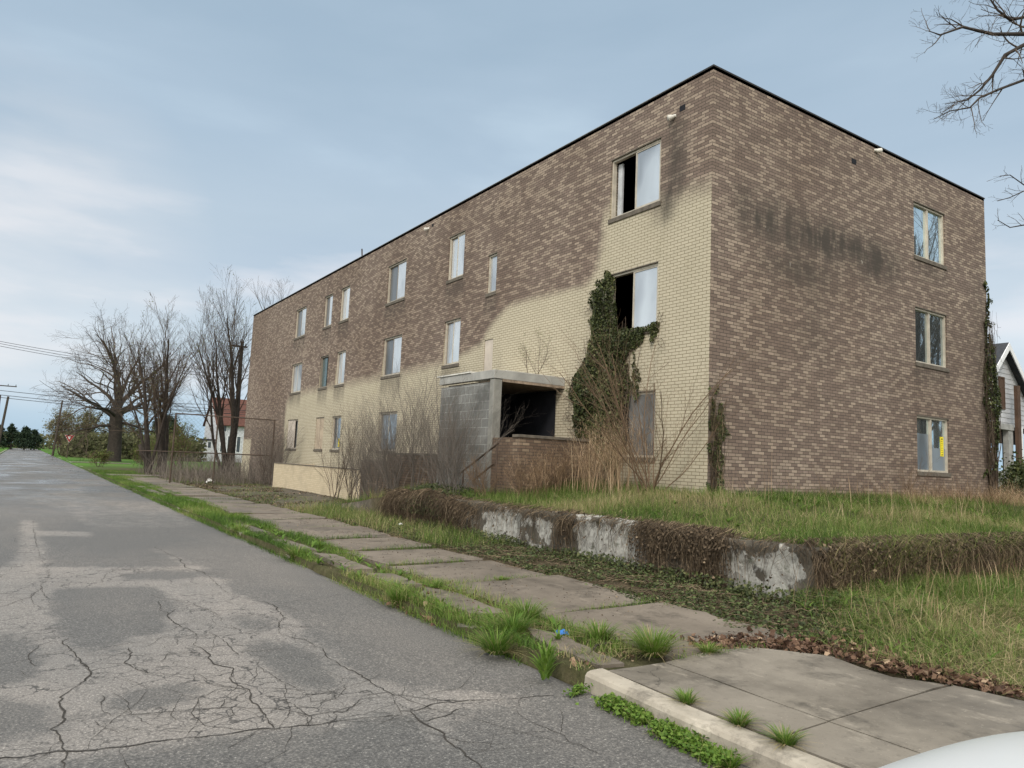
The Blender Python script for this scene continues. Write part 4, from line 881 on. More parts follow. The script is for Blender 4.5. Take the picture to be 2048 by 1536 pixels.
# single big tufts (countable)
def tuft(x, y, z, r, h, n, label, tb=.45):
    a = rng.random(n)*2*np.pi; rr = np.sqrt(rng.random(n))*r*.45
    P = np.stack([x+np.cos(a)*rr, y+np.sin(a)*rr, np.full(n, z)], 1); hh = h*rng.uniform(.55, 1.1, n); ln = .25+1.3*rr/(r*.45)*rng.uniform(.4, 1, n)
    t = np.clip(tb+rng.normal(0, .12, n)+np.where(rng.random(n) < .12, .45, 0), 0, 1)
    V, F_, tt = blades(P, hh, ln, np.full(n, .0085), t, az=a+rng.normal(0, .3, n))
    # dry leaves drooping at the skirt
    m = n//5; a2 = rng.random(m)*2*np.pi; P2_ = np.stack([x+np.cos(a2)*r*.35, y+np.sin(a2)*r*.35, np.full(m, z)], 1)
    V2, F2, t2_ = blades(P2_, h*rng.uniform(.5, .8, m), rng.uniform(1.6, 2.4, m), np.full(m, .008), rng.uniform(.85, 1, m), az=a2)
    o = npmesh('grass_tuft', np.concatenate([V, V2]), np.concatenate([F_, F2+len(V)]), M['grass'], attrs={'tint': np.concatenate([tt, t2_])}, loc=(x, y, z))
    tag(o, label, 'grass tuft', 'grass tufts along the kerb and pavement')
for x, y, z, r, h, n_, lb, tb in [
 (-7.36, -4.25, .03, .20, .24, 420, 'dark green grass tuft leaning over the asphalt edge, nearest the wrapper on its left', .36),
 (-7.02, -3.98, .09, .20, .24, 480, 'green grass tuft between the two other tufts left of the blue wrapper', .42),
 (-6.62, -3.62, .10, .20, .25, 480, 'green grass tuft on the pavement corner above left of the blue wrapper', .42),
 (-6.50, -4.55, .11, .17, .20, 400, 'green tuft with dry straw skirt just right of the blue wrapper', .50),
 (-6.42, -5.12, .12, .22, .25, 620, 'largest spiky grass tuft where old pavement meets newer concrete', .50),
 (-5.95, -5.27, .12, .11, .10, 260, 'small low grass tuft at the back edge of the newer concrete', .52),
 (-7.11, -6.12, .12, .08, .10, 200, 'short grass tuft in the kerb crack, farthest along the newer kerb', .45),
 (-7.13, -6.55, .12, .08, .10, 240, 'short grass tuft in the kerb crack, between two others', .42),
 (-7.14, -6.88, .12, .09, .11, 260, 'short grass tuft in the kerb crack, nearest the white car', .42),
 (-7.45, -6.75, .01, .07, .10, 160, 'small grass tuft in the gutter at the foot of the newer kerb', .42),
 (-6.62, -1.75, .10, .12, .14, 260, 'green grass tuft beside the second pavement joint', .40),
 (-5.60, -1.62, .12, .16, .07, 260, 'flat grass tuft growing out of a joint across the pavement', .42),
 (-7.25, -2.1, .05, .16, .20, 380, 'green grass tuft on the old kerb left of the lifted slab', .42),
 (-7.2, 1.6, .05, .20, .22, 360, 'bright grass clump swallowing the old kerb, first clump along the street', .50),
 (-7.15, 5.2, .05, .24, .24, 360, 'yellow green grass clump on the old kerb, farther along the street', .55)]:
    tuft(x, y, z, r, h, n_, lb, tb)
# broad-leaved weed by the kerb
nw = 90; a = rng.random(nw)*2*np.pi; Pw = np.stack([-7.42+np.cos(a)*.05*rng.random(nw), -5.02+np.sin(a)*.05*rng.random(nw), rng.uniform(.02, .22, nw)], 1)
V, F_, tt = blades(Pw, rng.uniform(.08, .15, nw), rng.uniform(.4, 1.0, nw), np.full(nw, .03), rng.uniform(.35, .6, nw), az=a)
tag(npmesh('weed', V, F_, M['grass'], attrs={'tint': tt}), 'upright bright green leafy weed at the kerb end', 'weed')

# ------------------------------------------------------------------ vines
# dead hanging vines over the wall
def hanging(n, y0, y1, dens=None, face='S', lmin=.2, lmax=.75):
    ls = []
    for _ in range(n):
        s = random.uniform(y0, y1)
        if dens and random.random() > dens(s): continue
        L = random.uniform(lmin, lmax)*(.35+1.0*float(vnoise(s, 9.0, 2.6))); k = 6; pts = []; off = random.uniform(.02, .10+.24*float(vnoise(s, 5.0, 1.7))); dr = random.gauss(0, .16); up_ = random.uniform(-.02, .10)
        for i in range(k):
            t = i/(k-1); out = off*math.sin(min(1, t*1.8)*math.pi/2)+random.gauss(0, .008); z = .80+up_*(1-t)-L*t**1.25+random.gauss(0, .006)
            a = s+dr*t+random.gauss(0, .012); z = max(z, .06)
            pts.append((WX-out+.12*(1-min(1, t*3)), a, z) if face == 'S' else (a, WY-out+.12*(1-min(1, t*3)), z))
        r = random.uniform(.0018, .0045); ls.append((pts, [r, r, r*.9, r*.8, r*.6, r*.3]))
    return ls
def dS(y):
    g = .75*math.exp(-((y-.12)/.16)**2)
    base_ = max(float(sm(3.1, 4.3, y)), .85*float(sm(-3.4, -2.8, y)*(1-sm(-1.9, -1.3, y))), g, .035)
    return min(1.0, base_*(.45+1.0*float(vnoise(y, 3.0, 2.3))))
lv = hanging(8500, WY, 7.0, dS, 'S', .2, .95)+hanging(420, WY, 3.6, None, 'S', .05, .30)
line_obj('hanging_vine', lv, M['vine_dead'], sides=3); o = bpy.context.scene.objects['hanging_vine']; tag(o, 'brown tangled dead vines hanging down over the street face of the retaining wall', 'vines', kind='stuff')
lv = hanging(9500, WX, 7, None, 'E', .25, .95)+hanging(1500, 7, 15, None, 'E', .25, .72)
o = line_obj('hanging_vine', lv, M['vine_dead'], sides=3); tag(o, 'dense brown dead vines covering the bank that faces the side street', 'vines', kind='stuff')
# small dark leaves in the vines
def wall_leaves(n, fn, size, mat, nm, label, nrm, kind='stuff', cat='ivy', tb=.4, spread=.6, parent=None):
    P = fn(n); V, F_, tt = leaves(P, rng.uniform(size[0], size[1], len(P)), np.array(nrm, float), spread, np.clip(rng.normal(tb, .25, len(P)), 0, 1))
    o = npmesh(nm, V, F_, mat, parent, {'tint': tt})
    if parent is None: tag(o, label, cat, kind=kind)
    return o
def fS(n):
    y = rng.uniform(WY, 7.2, n); z = .86-.80*rng.random(n)**1.1; k = rng.random(n) < np.array([dS(v) for v in y])*(.55+.6*(vnoise(y, z, 2.2) > .4)); y, z = y[k], z[k]
    k2 = len(y); x = WX-.03-rng.random(k2)*.14; return np.stack([x, y, z], 1)
wall_leaves(16000, fS, (.02, .05), M['vine_dead'], 'withered_ivy', 'withered dark ivy leaves clinging among the vines on the retaining wall', (-1, 0, .3), tb=.3)
def fS2(n):
    y = rng.uniform(WY, 6.6, n); z = .08+.22*rng.random(n)**2; k = vnoise(y, y*0, 1.0) > .35; y, z = y[k], z[k]; return np.stack([WX-.05-rng.random(len(y))*.22, y, z], 1)
wall_leaves(9000, fS2, (.02, .055), M['ivy'], 'low_ivy', 'dark green ivy climbing at the foot of the retaining wall', (-1, 0, .6), tb=.5)
def fE(n):
    x = rng.uniform(WX, 13, n); z = .12+.74*rng.random(n); k = (rng.random(n) < .9); return np.stack([x, WY-.03-rng.random(n)*.16, z], 1)[k]
wall_leaves(20000, fE, (.02, .055), M['vine_dead'], 'bank_leaves', 'dry brown leaves and soil caught in the vines of the bank', (0, -1, .4), tb=.35)
fx = rng.uniform(WX, 14, 9000); P = np.stack([fx, WY-.04-rng.random(9000)*.22, .82-.62*rng.random(9000)**1.4], 1)
V, F_, tt = blades(P, rng.uniform(.08, .16+.34*vnoise(fx, fx*0, 2.1), 9000), rng.uniform(.8, 2.2, 9000), np.full(9000, .006), np.clip(.55+(vnoise(fx, fx*0, 1.1)-.5)*.7+rng.normal(0, .2, 9000), 0, 1), az=rng.normal(-1.57, .9, 9000))
tag(npmesh('bank_grass', V, F_, M['grass_mix'], attrs={'tint': tt}), 'straw coloured grass drooping out of the vine covered bank', 'grass', kind='stuff')
ls = []
for _ in range(1500):
    x, y = random.uniform(-4.75, -3.3), random.uniform(-5.2, 7); z = float(terr(x, y))+.03; a = random.random()*6.28; pts = []
    for i in range(6): pts.append((x, y, z+random.uniform(0, .04))); a += random.gauss(0, .5); x += math.cos(a)*.07; y += math.sin(a)*.07
    ls.append((pts, [.003, .003, .003, .0025, .002, .001]))
tag(line_obj('fallen_stems', ls, M['vine_dead'], sides=3), 'brown dead vine stems lying over the ground ivy by the wall', 'dead stems', kind='stuff')
# top cushion of ivy where the wall ends
cx = rng.normal(0, 1, (9000, 3)); cx /= np.linalg.norm(cx, axis=1, keepdims=True); cx[:, 2] = np.abs(cx[:, 2]); rr = rng.uniform(.75, 1.02, (9000, 1))
Pc = np.array([[-2.75, 5.1, .42]])+cx*rr*np.array([[.75, 2.2, .66]]); Pc = Pc[(Pc[:, 2] > .1)]
V, F_, tt = leaves(Pc, rng.uniform(.025, .06, len(Pc)), np.array([-.5, -.3, .8]), .6, np.clip(rng.normal(.35, .25, len(Pc)), 0, 1))
tag(npmesh('ivy_mound', V, F_, M['ivy'], attrs={'tint': tt}), 'rounded dark ivy mound covering the far end of the retaining wall', 'ivy')
ls = []
for _ in range(1500):
    a = random.uniform(2.9, 7.2); x0 = WX+random.uniform(-.05, .5); h0 = .98-.3*abs(a-5.1)/2.2; L = random.uniform(.4, .95); pts = []
    for i in range(6): t = i/5; pts.append((x0-.35*math.sin(t*1.57)*random.uniform(.8, 1.1)-.02, a+random.gauss(0, .02)+random.uniform(-.05, .05)*i, max(.06, h0-L*t**1.7)))
    r = random.uniform(.002, .005); ls.append((pts, [r, r, r, r*.8, r*.6, r*.3]))
tag(line_obj('vine_curtain', ls, M['vine_dead'], sides=3), 'curtain of brown drooping vine stems at the far end of the retaining wall', 'vines', kind='stuff')

# green ivy climbing the front near the corner
def in_strip(pts_w, n, dmax, face='L', edge=.08):
    """pts_w: outline polygon in (a,z)"""
    a = np.array([p[0] for p in pts_w]); z = np.array([p[1] for p in pts_w]); out = []
    A_ = rng.uniform(a.min()-.15, a.max()+.15, n*3); Z_ = rng.uniform(z.min()-.1, z.max()+.15, n*3)
    jit = (vnoise(A_*1.0, Z_*1.0, 4.5)-.5)*.34; jit2 = (vnoise(A_+30, Z_, 4.5)-.5)*.34
    k = inpoly(A_+jit, Z_+jit2, pts_w); A_, Z_ = A_[k][:n], Z_[k][:n]; ed = np.clip(edge_dist(A_, Z_, pts_w)/.35, 0, 1)
    d = .015+ed*dmax*rng.random(len(A_))**.6*(.5+.9*vnoise(A_, Z_, 2.2)); return np.stack([-d, A_, Z_], 1) if face == 'L' else np.stack([A_, -d, Z_], 1)
ivy_poly = [(2.98, 6.15), (3.12, 5.9), (3.38, 5.6), (3.5, 5.2), (3.55, 4.85), (3.45, 4.5), (3.6, 4.2), (3.95, 3.9), (4.15, 3.6), (4.12, 3.1), (4.05, 2.6), (3.7, 2.25), (3.3, 2.1), (2.9, 1.5), (2.4, 1.5), (2.35, 2.3), (2.2, 3.0), (2.15, 3.35), (2.25, 3.9), (2.05, 4.1), (1.75, 4.3), (1.30, 4.50), (1.35, 4.62), (2.0, 4.66), (2.6, 4.70), (2.72, 5.0), (2.74, 5.5), (2.82, 6.0)]
ivy2 = [(2.02, 3.95), (2.12, 3.6), (2.25, 3.2), (2.2, 2.9), (2.05, 2.9), (2.0, 3.3), (1.85, 3.6)]
ivr = empty('climbing_ivy', (-.1, 3.2, 1.2), 'dark green ivy climbing the cream brick around the open upper window', 'ivy')
Pi = np.concatenate([in_strip(ivy_poly, 23000, .34), in_strip(ivy2, 500, .10)]); V, F_, tt = leaves(Pi, .022+.055*rng.random(len(Pi))**1.5, np.array([-1, 0, .25]), .8, np.clip(rng.normal(.45, .27, len(Pi))+(vnoise(Pi[:, 1], Pi[:, 2], 2.0)-.5)*.5, 0, 1))
npmesh('foliage', V, F_, M['ivy'], ivr, {'tint': tt})
ls = []
for _ in range(60):
    y = random.uniform(2.5, 3.7); z = 1.2; pts = []
    for i in range(9): pts.append((-.03-random.random()*.03, y, z)); z += random.uniform(.3, .55); y += random.gauss(-.02, .09)
    pts = [p if p[2] < 5.6 else (p[0], p[1], 5.6) for p in pts]; ls.append((pts, [.014, .013, .012, .010, .009, .008, .006, .005, .003]))
for _ in range(70):   # stray shoots
    y, z = random.choice(((4.05, 3.5), (4.1, 3.2), (4.1, 2.8), (3.5, 5.3), (1.4, 4.5), (3.9, 2.3), (3.4, 4.6), (3.6, 4.1), (2.1, 3.5))); y += random.gauss(0, .05); z += random.gauss(0, .15); pts = []; dy = random.choice((.06, .09)) if y > 2 else -.07
    for i in range(6): pts.append((-.04-i*.012, y, z)); y += dy*random.uniform(.2, 1.3); z += random.gauss(0, .05)
    ls.append((pts, [.004]*5+[.002]))
line_obj('stem', ls, M['twig'], ivr, sides=4)
# thin vine by the corner, on the side face
v2 = [(.06, 1.1), (.48, 1.1), (.44, 1.8), (.42, 2.4), (.26, 3.0), (.16, 3.4), (.08, 3.2)]
cr_ = empty('climbing_vine', (.25, -.1, 1.15), 'half dead vine climbing the side face right beside the corner', 'vine')
Pi = in_strip(v2, 1500, .14, 'R'); Pi = Pi[vnoise(Pi[:, 0], Pi[:, 2], 5.0) > .22]; V, F_, tt = leaves(Pi, rng.uniform(.025, .06, len(Pi)), np.array([0, -1, .2]), .8, np.clip(rng.normal(.55, .25, len(Pi)), 0, 1)); npmesh('foliage', V, F_, M['ivy'], cr_, {'tint': tt})
ls = []
for _ in range(30):
    x = random.uniform(.08, .42); z = 1.1; pts = []
    for i in range(8): pts.append((x, -.02-random.random()*.06, z)); z += random.uniform(.15, .36); x = max(.02, x+random.gauss(-.012, .05))
    ls.append((pts, [.007, .006, .006, .005, .004, .003, .003, .002]))
line_obj('stem', ls, M['vine_dead'], cr_, sides=3)
# vine at the far right corner
v3 = [(10.9, 1.8), (11.6, 1.8), (11.75, 3.2), (11.85, 4.2), (11.6, 5.0), (11.42, 6.0), (11.45, 7.2), (11.3, 7.4), (11.25, 6.0), (11.05, 5.0), (10.95, 4.2), (11.1, 3.2), (11.2, 2.4)]
vr = empty('climbing_vine', (11.3, -.1, 1.15), 'sparse green vine climbing the far right edge of the side face', 'vine')
Pi = in_strip(v3, 3400, .22, 'R'); V, F_, tt = leaves(Pi, rng.uniform(.04, .09, len(Pi)), np.array([0, -1, .2]), .7, np.clip(rng.normal(.4, .25, len(Pi)), 0, 1)); npmesh('foliage', V, F_, M['ivy'], vr, {'tint': tt})
ls = []
for _ in range(50):
    x = random.uniform(11.1, 11.5); z = 1.1; pts = []
    for i in range(12): pts.append((x, -.03-random.random()*.12, z)); z += random.uniform(.3, .6); x = x+random.gauss(.0, .06)
    ls.append((pts, [.010-.0007*i for i in range(12)]))
for _ in range(8):
    x, z, y = 11.45, random.uniform(3.5, 7.4), -.1; pts = []
    for i in range(8): pts.append((x, y, z)); x += random.uniform(.03, .13); z += random.uniform(-.12, .05)
    ls.append((pts, [.004]*8))
line_obj('stem', ls, M['twig'], vr, sides=3)

# ------------------------------------------------------------------ bare shrubs and trees
def grow(out, p, d, L, r, lev, P, tip=None):
    """recursive bare branch; out[lev] collects (points, radii)"""
    k = P['seg'][lev]; pts = [p.copy()]; d = d.copy(); rr = [r]; st = L/k; ends = P.get('taper', .45)
    r_end = max(r*((.12 if lev >= P.get('top', 3) else ends) if lev > 0 else .25), P['rmin']*.6)
    for i in range(k):
        d = d+np.array([random.gauss(0, 1), random.gauss(0, 1), random.gauss(0, 1)])*P['wob'][lev]; d[2] += P['up'][lev]; d /= np.linalg.norm(d)
        p = p+d*st; pts.append(p.copy()); rr.append(r+(r_end-r)*(i+1)/k)
    out.append((pts, rr, lev))
    if lev == 0: return
    n = P['n'][lev]; n = n if isinstance(n, int) else random.randint(*n)
    for j in range(n):
        t = P['lo'][lev]+(1-P['lo'][lev])*((j+random.random()*.8)/n); f = t*k; i = min(int(f), k-1); q = pts[i]+(pts[i+1]-pts[i])*(f-i); rq = rr[i]+(rr[i+1]-rr[i])*(f-i)
        dd = pts[i+1]-pts[i]; dd /= np.linalg.norm(dd); ax = np.cross(dd, np.array([random.gauss(0, 1), random.gauss(0, 1), random.gauss(0, 1)])); ax /= np.linalg.norm(ax)+1e-9
        an = RAD(random.uniform(*P['ang'][lev])); nd = dd*math.cos(an)+ax*math.sin(an)
        grow(out, q, nd, L*random.uniform(*P['len'][lev])*(1.1-.5*t), rq*random.uniform(.38, .60), lev-1, P)
def plant(name, base, out, mat_t, mat_c, label, cat, group=None, split=2, sides=4, sparse=None):
    root = empty(name, tuple(base), label, cat, group)
    hi_ = [(p, r) for p, r, l in out if l >= split]; lo_ = [(p, r) for p, r, l in out if l < split]
    if hi_:
        V, F_, LI = tubes_np(hi_, 7); npmesh('trunk' if 'tree' in name else 'stem', V, F_, mat_t, root, {'tint': rng.uniform(.2, .5, len(hi_))[LI]}, smooth=True)
    if lo_:
        V, F_, LI = tubes_np(lo_, sides); npmesh('crown' if 'tree' in name else 'twigs', V, F_, mat_c, root, {'tint': rng.uniform(.1, .7, len(lo_))[LI]}, smooth=True)
    return root
def buds(root, out, n, size, mat, lev=0, nm='foliage', tb=.5):
    tips = np.array([p[random.randrange(1, len(p))] for p, r, l in out if l <= lev]);
    if len(tips) == 0: return
    ii = rng.integers(0, len(tips), n); Pb = tips[ii]+rng.normal(0, size*1.2, (n, 3)); V, F_, tt = leaves(Pb, rng.uniform(size*.5, size*1.2, n), np.array([0, 0, 1.]), 1.5, np.clip(rng.normal(tb, .25, n), 0, 1))
    npmesh(nm, V, F_, mat, root, {'tint': tt})
V3 = lambda *a: np.array(a, float)
PS = dict(seg=[4, 5, 8], wob=[.15, .13, .085], up=[.05, .05, .03], n=[0, (4, 7), (9, 14)], lo=[0, .2, .12], ang=[(0, 0), (18, 40), (16, 38)], len=[0, (.35, .6), (.35, .65)], rmin=.0014, taper=.35)
def shrub(x, y, h, nst, spread, label, mat='twig', r=.012, leanx=0, leany=0, P=PS, group=None, z=None, bud=0, top=2, name='bare_shrub'):
    z = float(terr(x, y)) if z is None else z; out = []
    for i in range(nst):
        a = random.random()*2*math.pi; s = random.uniform(.15, 1)*spread; d = V3(math.cos(a)*s+leanx, math.sin(a)*s+leany, 1); d /= np.linalg.norm(d)
        grow(out, V3(x+random.gauss(0, .08), y+random.gauss(0, .08), z-.03), d, h*random.uniform(.65, 1.05), r*random.uniform(.6, 1.1), top, P)
    o = plant(name, (x, y, z), out, M[mat], M[mat], label, 'shrub', group, split=2, sides=3)
    if bud: buds(o, out, bud, .022, M['bud'])
    return o
G1 = 'bare shrubs growing against the front of the building'
shrub(-.75, .75, 3.1, 12, .95, 'large reddish brown bare shrub fanning out beside the building corner', 'twig_tan', .016, leanx=-.08, leany=-.20, P=dict(PS, up=[.03, .02, .012]))
for x, y, h, n_, sp, lb, mt in [
 (-2.9, 4.3, 2.1, 7, .35, 'grey bare shrub in front of the porch corner column', 'twig_grey'),
 (-2.7, 5.4, 2.8, 12, .45, 'tall grey bare shrub against the concrete block porch wall', 'twig_grey'),
 (-2.6, 6.9, 3.0, 14, .40, 'tall grey bare shrub at the far corner of the block porch', 'twig_grey'),
 (-2.7, 8.1, 2.9, 14, .45, 'dense grey bare shrub before the higher part of the stepped brick wall', 'twig_grey'),
 (-2.8, 9.3, 2.5, 11, .45, 'dense grey bare shrub before the lower part of the stepped brick wall', 'twig_grey'),
 (-2.6, 11.3, 2.6, 9, .45, 'brown bare shrub at the near end of the cream painted wall', 'twig'),
 (-2.3, 13.3, 2.6, 8, .50, 'thin dark bare shrub in front of the cream painted wall', 'twig'),
 (-2.5, 6.1, 2.2, 12, .6, 'low dense grey shrub between the two tall ones at the block porch', 'twig_grey'),
 (-2.9, 8.7, 1.9, 12, .7, 'low tangled grey shrub in front of the stepped brick wall', 'twig_grey'),
 (-2.9, 4.6, 2.0, 13, .7, 'bushy grey shrub hiding the foot of the corner column', 'twig_grey'),
 (-3.0, 7.4, 2.4, 13, .7, 'bushy grey shrub at the foot of the far porch corner', 'twig_grey'),
 (-2.6, 3.7, .9, 12, .8, 'low tan tangle under the stair rails', 'twig_tan'),
 (-2.6, 10.3, 2.4, 10, .5, 'grey bare shrub where the stepped brick wall drops', 'twig_grey'),
 (-1.4, 2.9, 1.0, 10, .7, 'low tan bare shrub in front of the low stoop wall', 'twig_tan'),
 (-2.1, 3.0, .9, 9, .8, 'tan brittle shrub left of the dry reeds below the porch opening', 'twig_tan')]:
    shrub(x, y, h, int(n_*1.12), sp, lb, mt, .010, group=G1)
shrub(-.55, 5.0, 1.0, 4, .45, 'small budding sapling rooted on the flat porch roof', 'twig', .010, z=3.74, bud=260, name='sapling')
# dry reeds
def reeds(name, x0, x1, y0, y1, n, h, label, tb=.6, lean=.22, wid=.010):
    P = scatter(n, x0, x1, y0, y1); N = len(P); hh = h*rng.uniform(.5, 1.05, N)
    V, F_, tt = blades(P, hh, rng.uniform(.05, lean, N)*2, np.full(N, wid)*rng.uniform(.5, 1.2, N), np.clip(rng.normal(tb, .22, N), 0, 1), bend=.4)
    # feathery side twigs near the tips
    m = N*11; ii = rng.integers(0, N, m); Q = P[ii].copy(); Q[:, 2] += hh[ii]*rng.uniform(.45, .95, m); Q[:, :2] += rng.normal(0, .07, (m, 2))
    V2, F2, t2_ = blades(Q, rng.uniform(.06, .20, m), rng.uniform(.4, 1.4, m), np.full(m, .0045), np.clip(rng.normal(tb, .2, m), 0, 1))
    o = npmesh(name, np.concatenate([V, V2]), np.concatenate([F_, F2+len(V)]), M['straw'], attrs={'tint': np.concatenate([tt, t2_])}); tag(o, label, 'dry reeds', kind='stuff')
reeds('dry_reeds', -1.5, -.35, 1.0, 2.4, 420, 1.55, 'tan dry reeds standing in front of the boarded ground floor window', .72, .55)
reeds('dry_stalks', -2.4, -.6, 2.3, 3.3, 300, .95, 'tangled brown dry stalks before the stoop wall', .45, .8)
P9 = scatter(9000, 2.2, 15, -1.6, -.08, lambda x, y: sm(3, 9, x)*.9+.1); grass_obj('dry_grass', P9, .15, .62, .006, M['straw'], 'reddish tan dry grass leaning against the foot of the side face', .35, .22, .9)
P9 = scatter(700, -1.5, 12, -3.4, -.3); grass_obj('dry_stalks', P9, .3, .9, .005, M['straw'], 'scattered tall dry stalks rising from the terrace grass', .75, .15, .45)
shrub(13.2, -1.6, 3.4, 10, .75, 'tall tan bare shrub leaning at the far right edge, before the white house', 'twig_tan', .016, leanx=-.3, leany=-.1)
shrub(11.2, -2.3, 2.1, 7, .9, 'low arching tan shrub in the grass near the right end of the side face', 'twig_tan', .012, leanx=-.3)
shrub(6.3, -.5, 1.0, 6, .7, 'small dry shrub at the foot of the side face left of the windows', 'twig_tan', .007)

# trees on the left
PT = dict(seg=[3, 4, 5, 7, 6], wob=[.22, .22, .20, .16, .05], up=[.03, .03, .03, .02, 0], n=[0, (4, 6), (5, 8), (8, 11), (7, 8)], lo=[0, .15, .15, .2, .45], ang=[(0, 0), (25, 60), (28, 62), (28, 65), (35, 75)], len=[0, (.4, .65), (.45, .7), (.55, .8), (1.3, 1.9)], rmin=.010, taper=.35)
PU = dict(seg=[3, 4, 5, 7, 7], wob=[.12, .12, .10, .07, .03], up=[.05, .06, .06, .05, .02], n=[0, (5, 7), (6, 8), (9, 12), 5], lo=[0, .15, .2, .28, .5], ang=[(0, 0), (18, 38), (18, 36), (14, 30), (15, 30)], len=[0, (.4, .65), (.4, .6), (.4, .6), (.8, 1.1)], rmin=.009, taper=.35)
def oak():
    out = []; b = V3(-3.2, 72, 0); random.seed(11)
    trunk = [b+V3(0, 0, -.2), b+V3(.05, 0, .4), b+V3(.05, 0, 2.0), b+V3(-.05, 0, 4.2), b+V3(-.1, 0, 5.4)]; out.append((trunk, [.95, .72, .62, .60, .55], 5))
    for zz, az_, el_, L, r in [(4.2, 175, 34, 7.2, .26), (4.6, 10, 32, 8.0, .26), (5.0, 150, 55, 8, .25), (5.2, 95, 78, 9.5, .32), (5.3, 40, 55, 8.5, .27), (5.3, 210, 65, 8.5, .25), (4.8, 300, 40, 7, .25), (3.6, 195, 8, 6.5, .18), (3.8, -10, 12, 6.0, .18), (5.3, 120, 68, 9, .25), (5.0, 60, 42, 8, .25), (4.4, 250, 30, 7, .22)]:
        a, e = RAD(az_), RAD(el_); grow(out, b+V3(-.05, 0, zz), V3(math.cos(a)*math.cos(e), math.sin(a)*math.cos(e), math.sin(e)), L*(.84 if 90 < az_ < 270 else .9), r*.85, 3, PT)
    o = plant('oak_tree', (-3.2, 72, .1), out, M['bark'], M['twig'], 'old spreading bare tree with a thick dark trunk on the far lawn', 'tree', split=3, sides=3)
oak()
def upright(base, stems, label, seed, rm=.009, split=3, bud=0, mat='twig', nscale=1, name='bare_tree'):
    random.seed(seed); out = []; PP = dict(PU); PP['rmin'] = rm
    for (dx, dy, L, r) in stems:
        d = V3(dx, dy, 1); d /= np.linalg.norm(d); grow(out, V3(*base)+V3(random.gauss(0, .1), random.gauss(0, .1), -.1), d, L, r, 3, PP)
    o = plant(name, base, out, M['bark'], M[mat], label, 'tree', split=split, sides=3)
    if bud: buds(o, out, bud, .07, M['bud'], tb=.6)
upright((-4.35, 39, .1), [(-.03, 0, 7.7, .20), (.06, .02, 7.0, .12), (-.16, .0, 6.4, .10)], 'slender upright bare tree with leaning dark base left of the fence', 3, bud=500)
upright((-3.4, 41, .1), [(.02, 0, 8.4, .22), (.12, 0, 7.6, .15), (-.1, .05, 6.8, .12)], 'tall upright bare tree just left of the chain link fence', 5, bud=300)
upright((1.0, 43, .1), [(-.22, 0, 10.0, .18), (-.08, 0, 9.4, .18), (.05, .05, 10.8, .22), (-.34, .1, 8.8, .12), (.10, .1, 9.6, .15)], 'tall multi stemmed bare tree beside the far end of the building', 9, bud=600)
upright((6.2, 50, .1), [(0, 0, 13.2, .25), (.12, 0, 12.0, .2)], 'bare tree behind the building whose top shows over the roof', 12)
m = MB(); m.tube([(-4.5, 37.6, .0), (-4.6, 37.5, .7), (-5.0, 37.4, 1.2), (-5.15, 37.4, 1.75)], [.22, .18, .12, .08], 8); o = m.build('tree_stump', M['bark'], smooth=True); tag(o, 'bent dark broken stump at the foot of the slender tree', 'stump')
# overhanging tree on the right
def limb(out, base, pts, r0, r1, lev, L, n, PP):
    pts = [V3(*p) for p in pts]; rr = [r0+(r1-r0)*i/(len(pts)-1) for i in range(len(pts))]; out.append((pts, rr, 3))
    for j in range(n):
        t = .12+.88*(j+random.random())/n; f = t*(len(pts)-1); i = min(int(f), len(pts)-2); q = pts[i]+(pts[i+1]-pts[i])*(f-i); dd = pts[i+1]-pts[i]; dd /= np.linalg.norm(dd)
        ax = np.cross(dd, V3(random.gauss(0, 1), random.gauss(0, 1), random.gauss(0, 1))); ax /= np.linalg.norm(ax); an = RAD(random.uniform(20, 55))
        grow(out, q, dd*math.cos(an)+ax*math.sin(an), L*(1.1-.6*t), rr[i]*.5, lev, PP)
def at_y(u, v, y): r = FW*1465.86+RT*(u-1024)-UP*(v-768); t = (y-CAM[1])/r[1]; return tuple(CAM+t*r)
random.seed(21); out = []
PB = dict(PT); PB['rmin'] = .0035; PB['wob'] = [.16, .16, .14, .1, .05]; PB['up'] = [.01, .01, .0, 0, 0]; PB['n'] = [0, (2, 4), (3, 5), (4, 6), 0]
tb_ = V3(7.3, -6.5, .1); out.append(([tb_+V3(0, 0, -.2), tb_+V3(.05, 0, 1.5), tb_+V3(.0, .1, 4.0), tb_+V3(-.1, .4, 7.0), tb_+V3(-.2, .7, 10.0), tb_+V3(-.3, .8, 12.5)], [.42, .33, .28, .24, .16, .06], 4))
yb = -4.0
def pth(*uv): return [at_y(u, v, yb+.1*i) for i, (u, v) in enumerate(uv)]
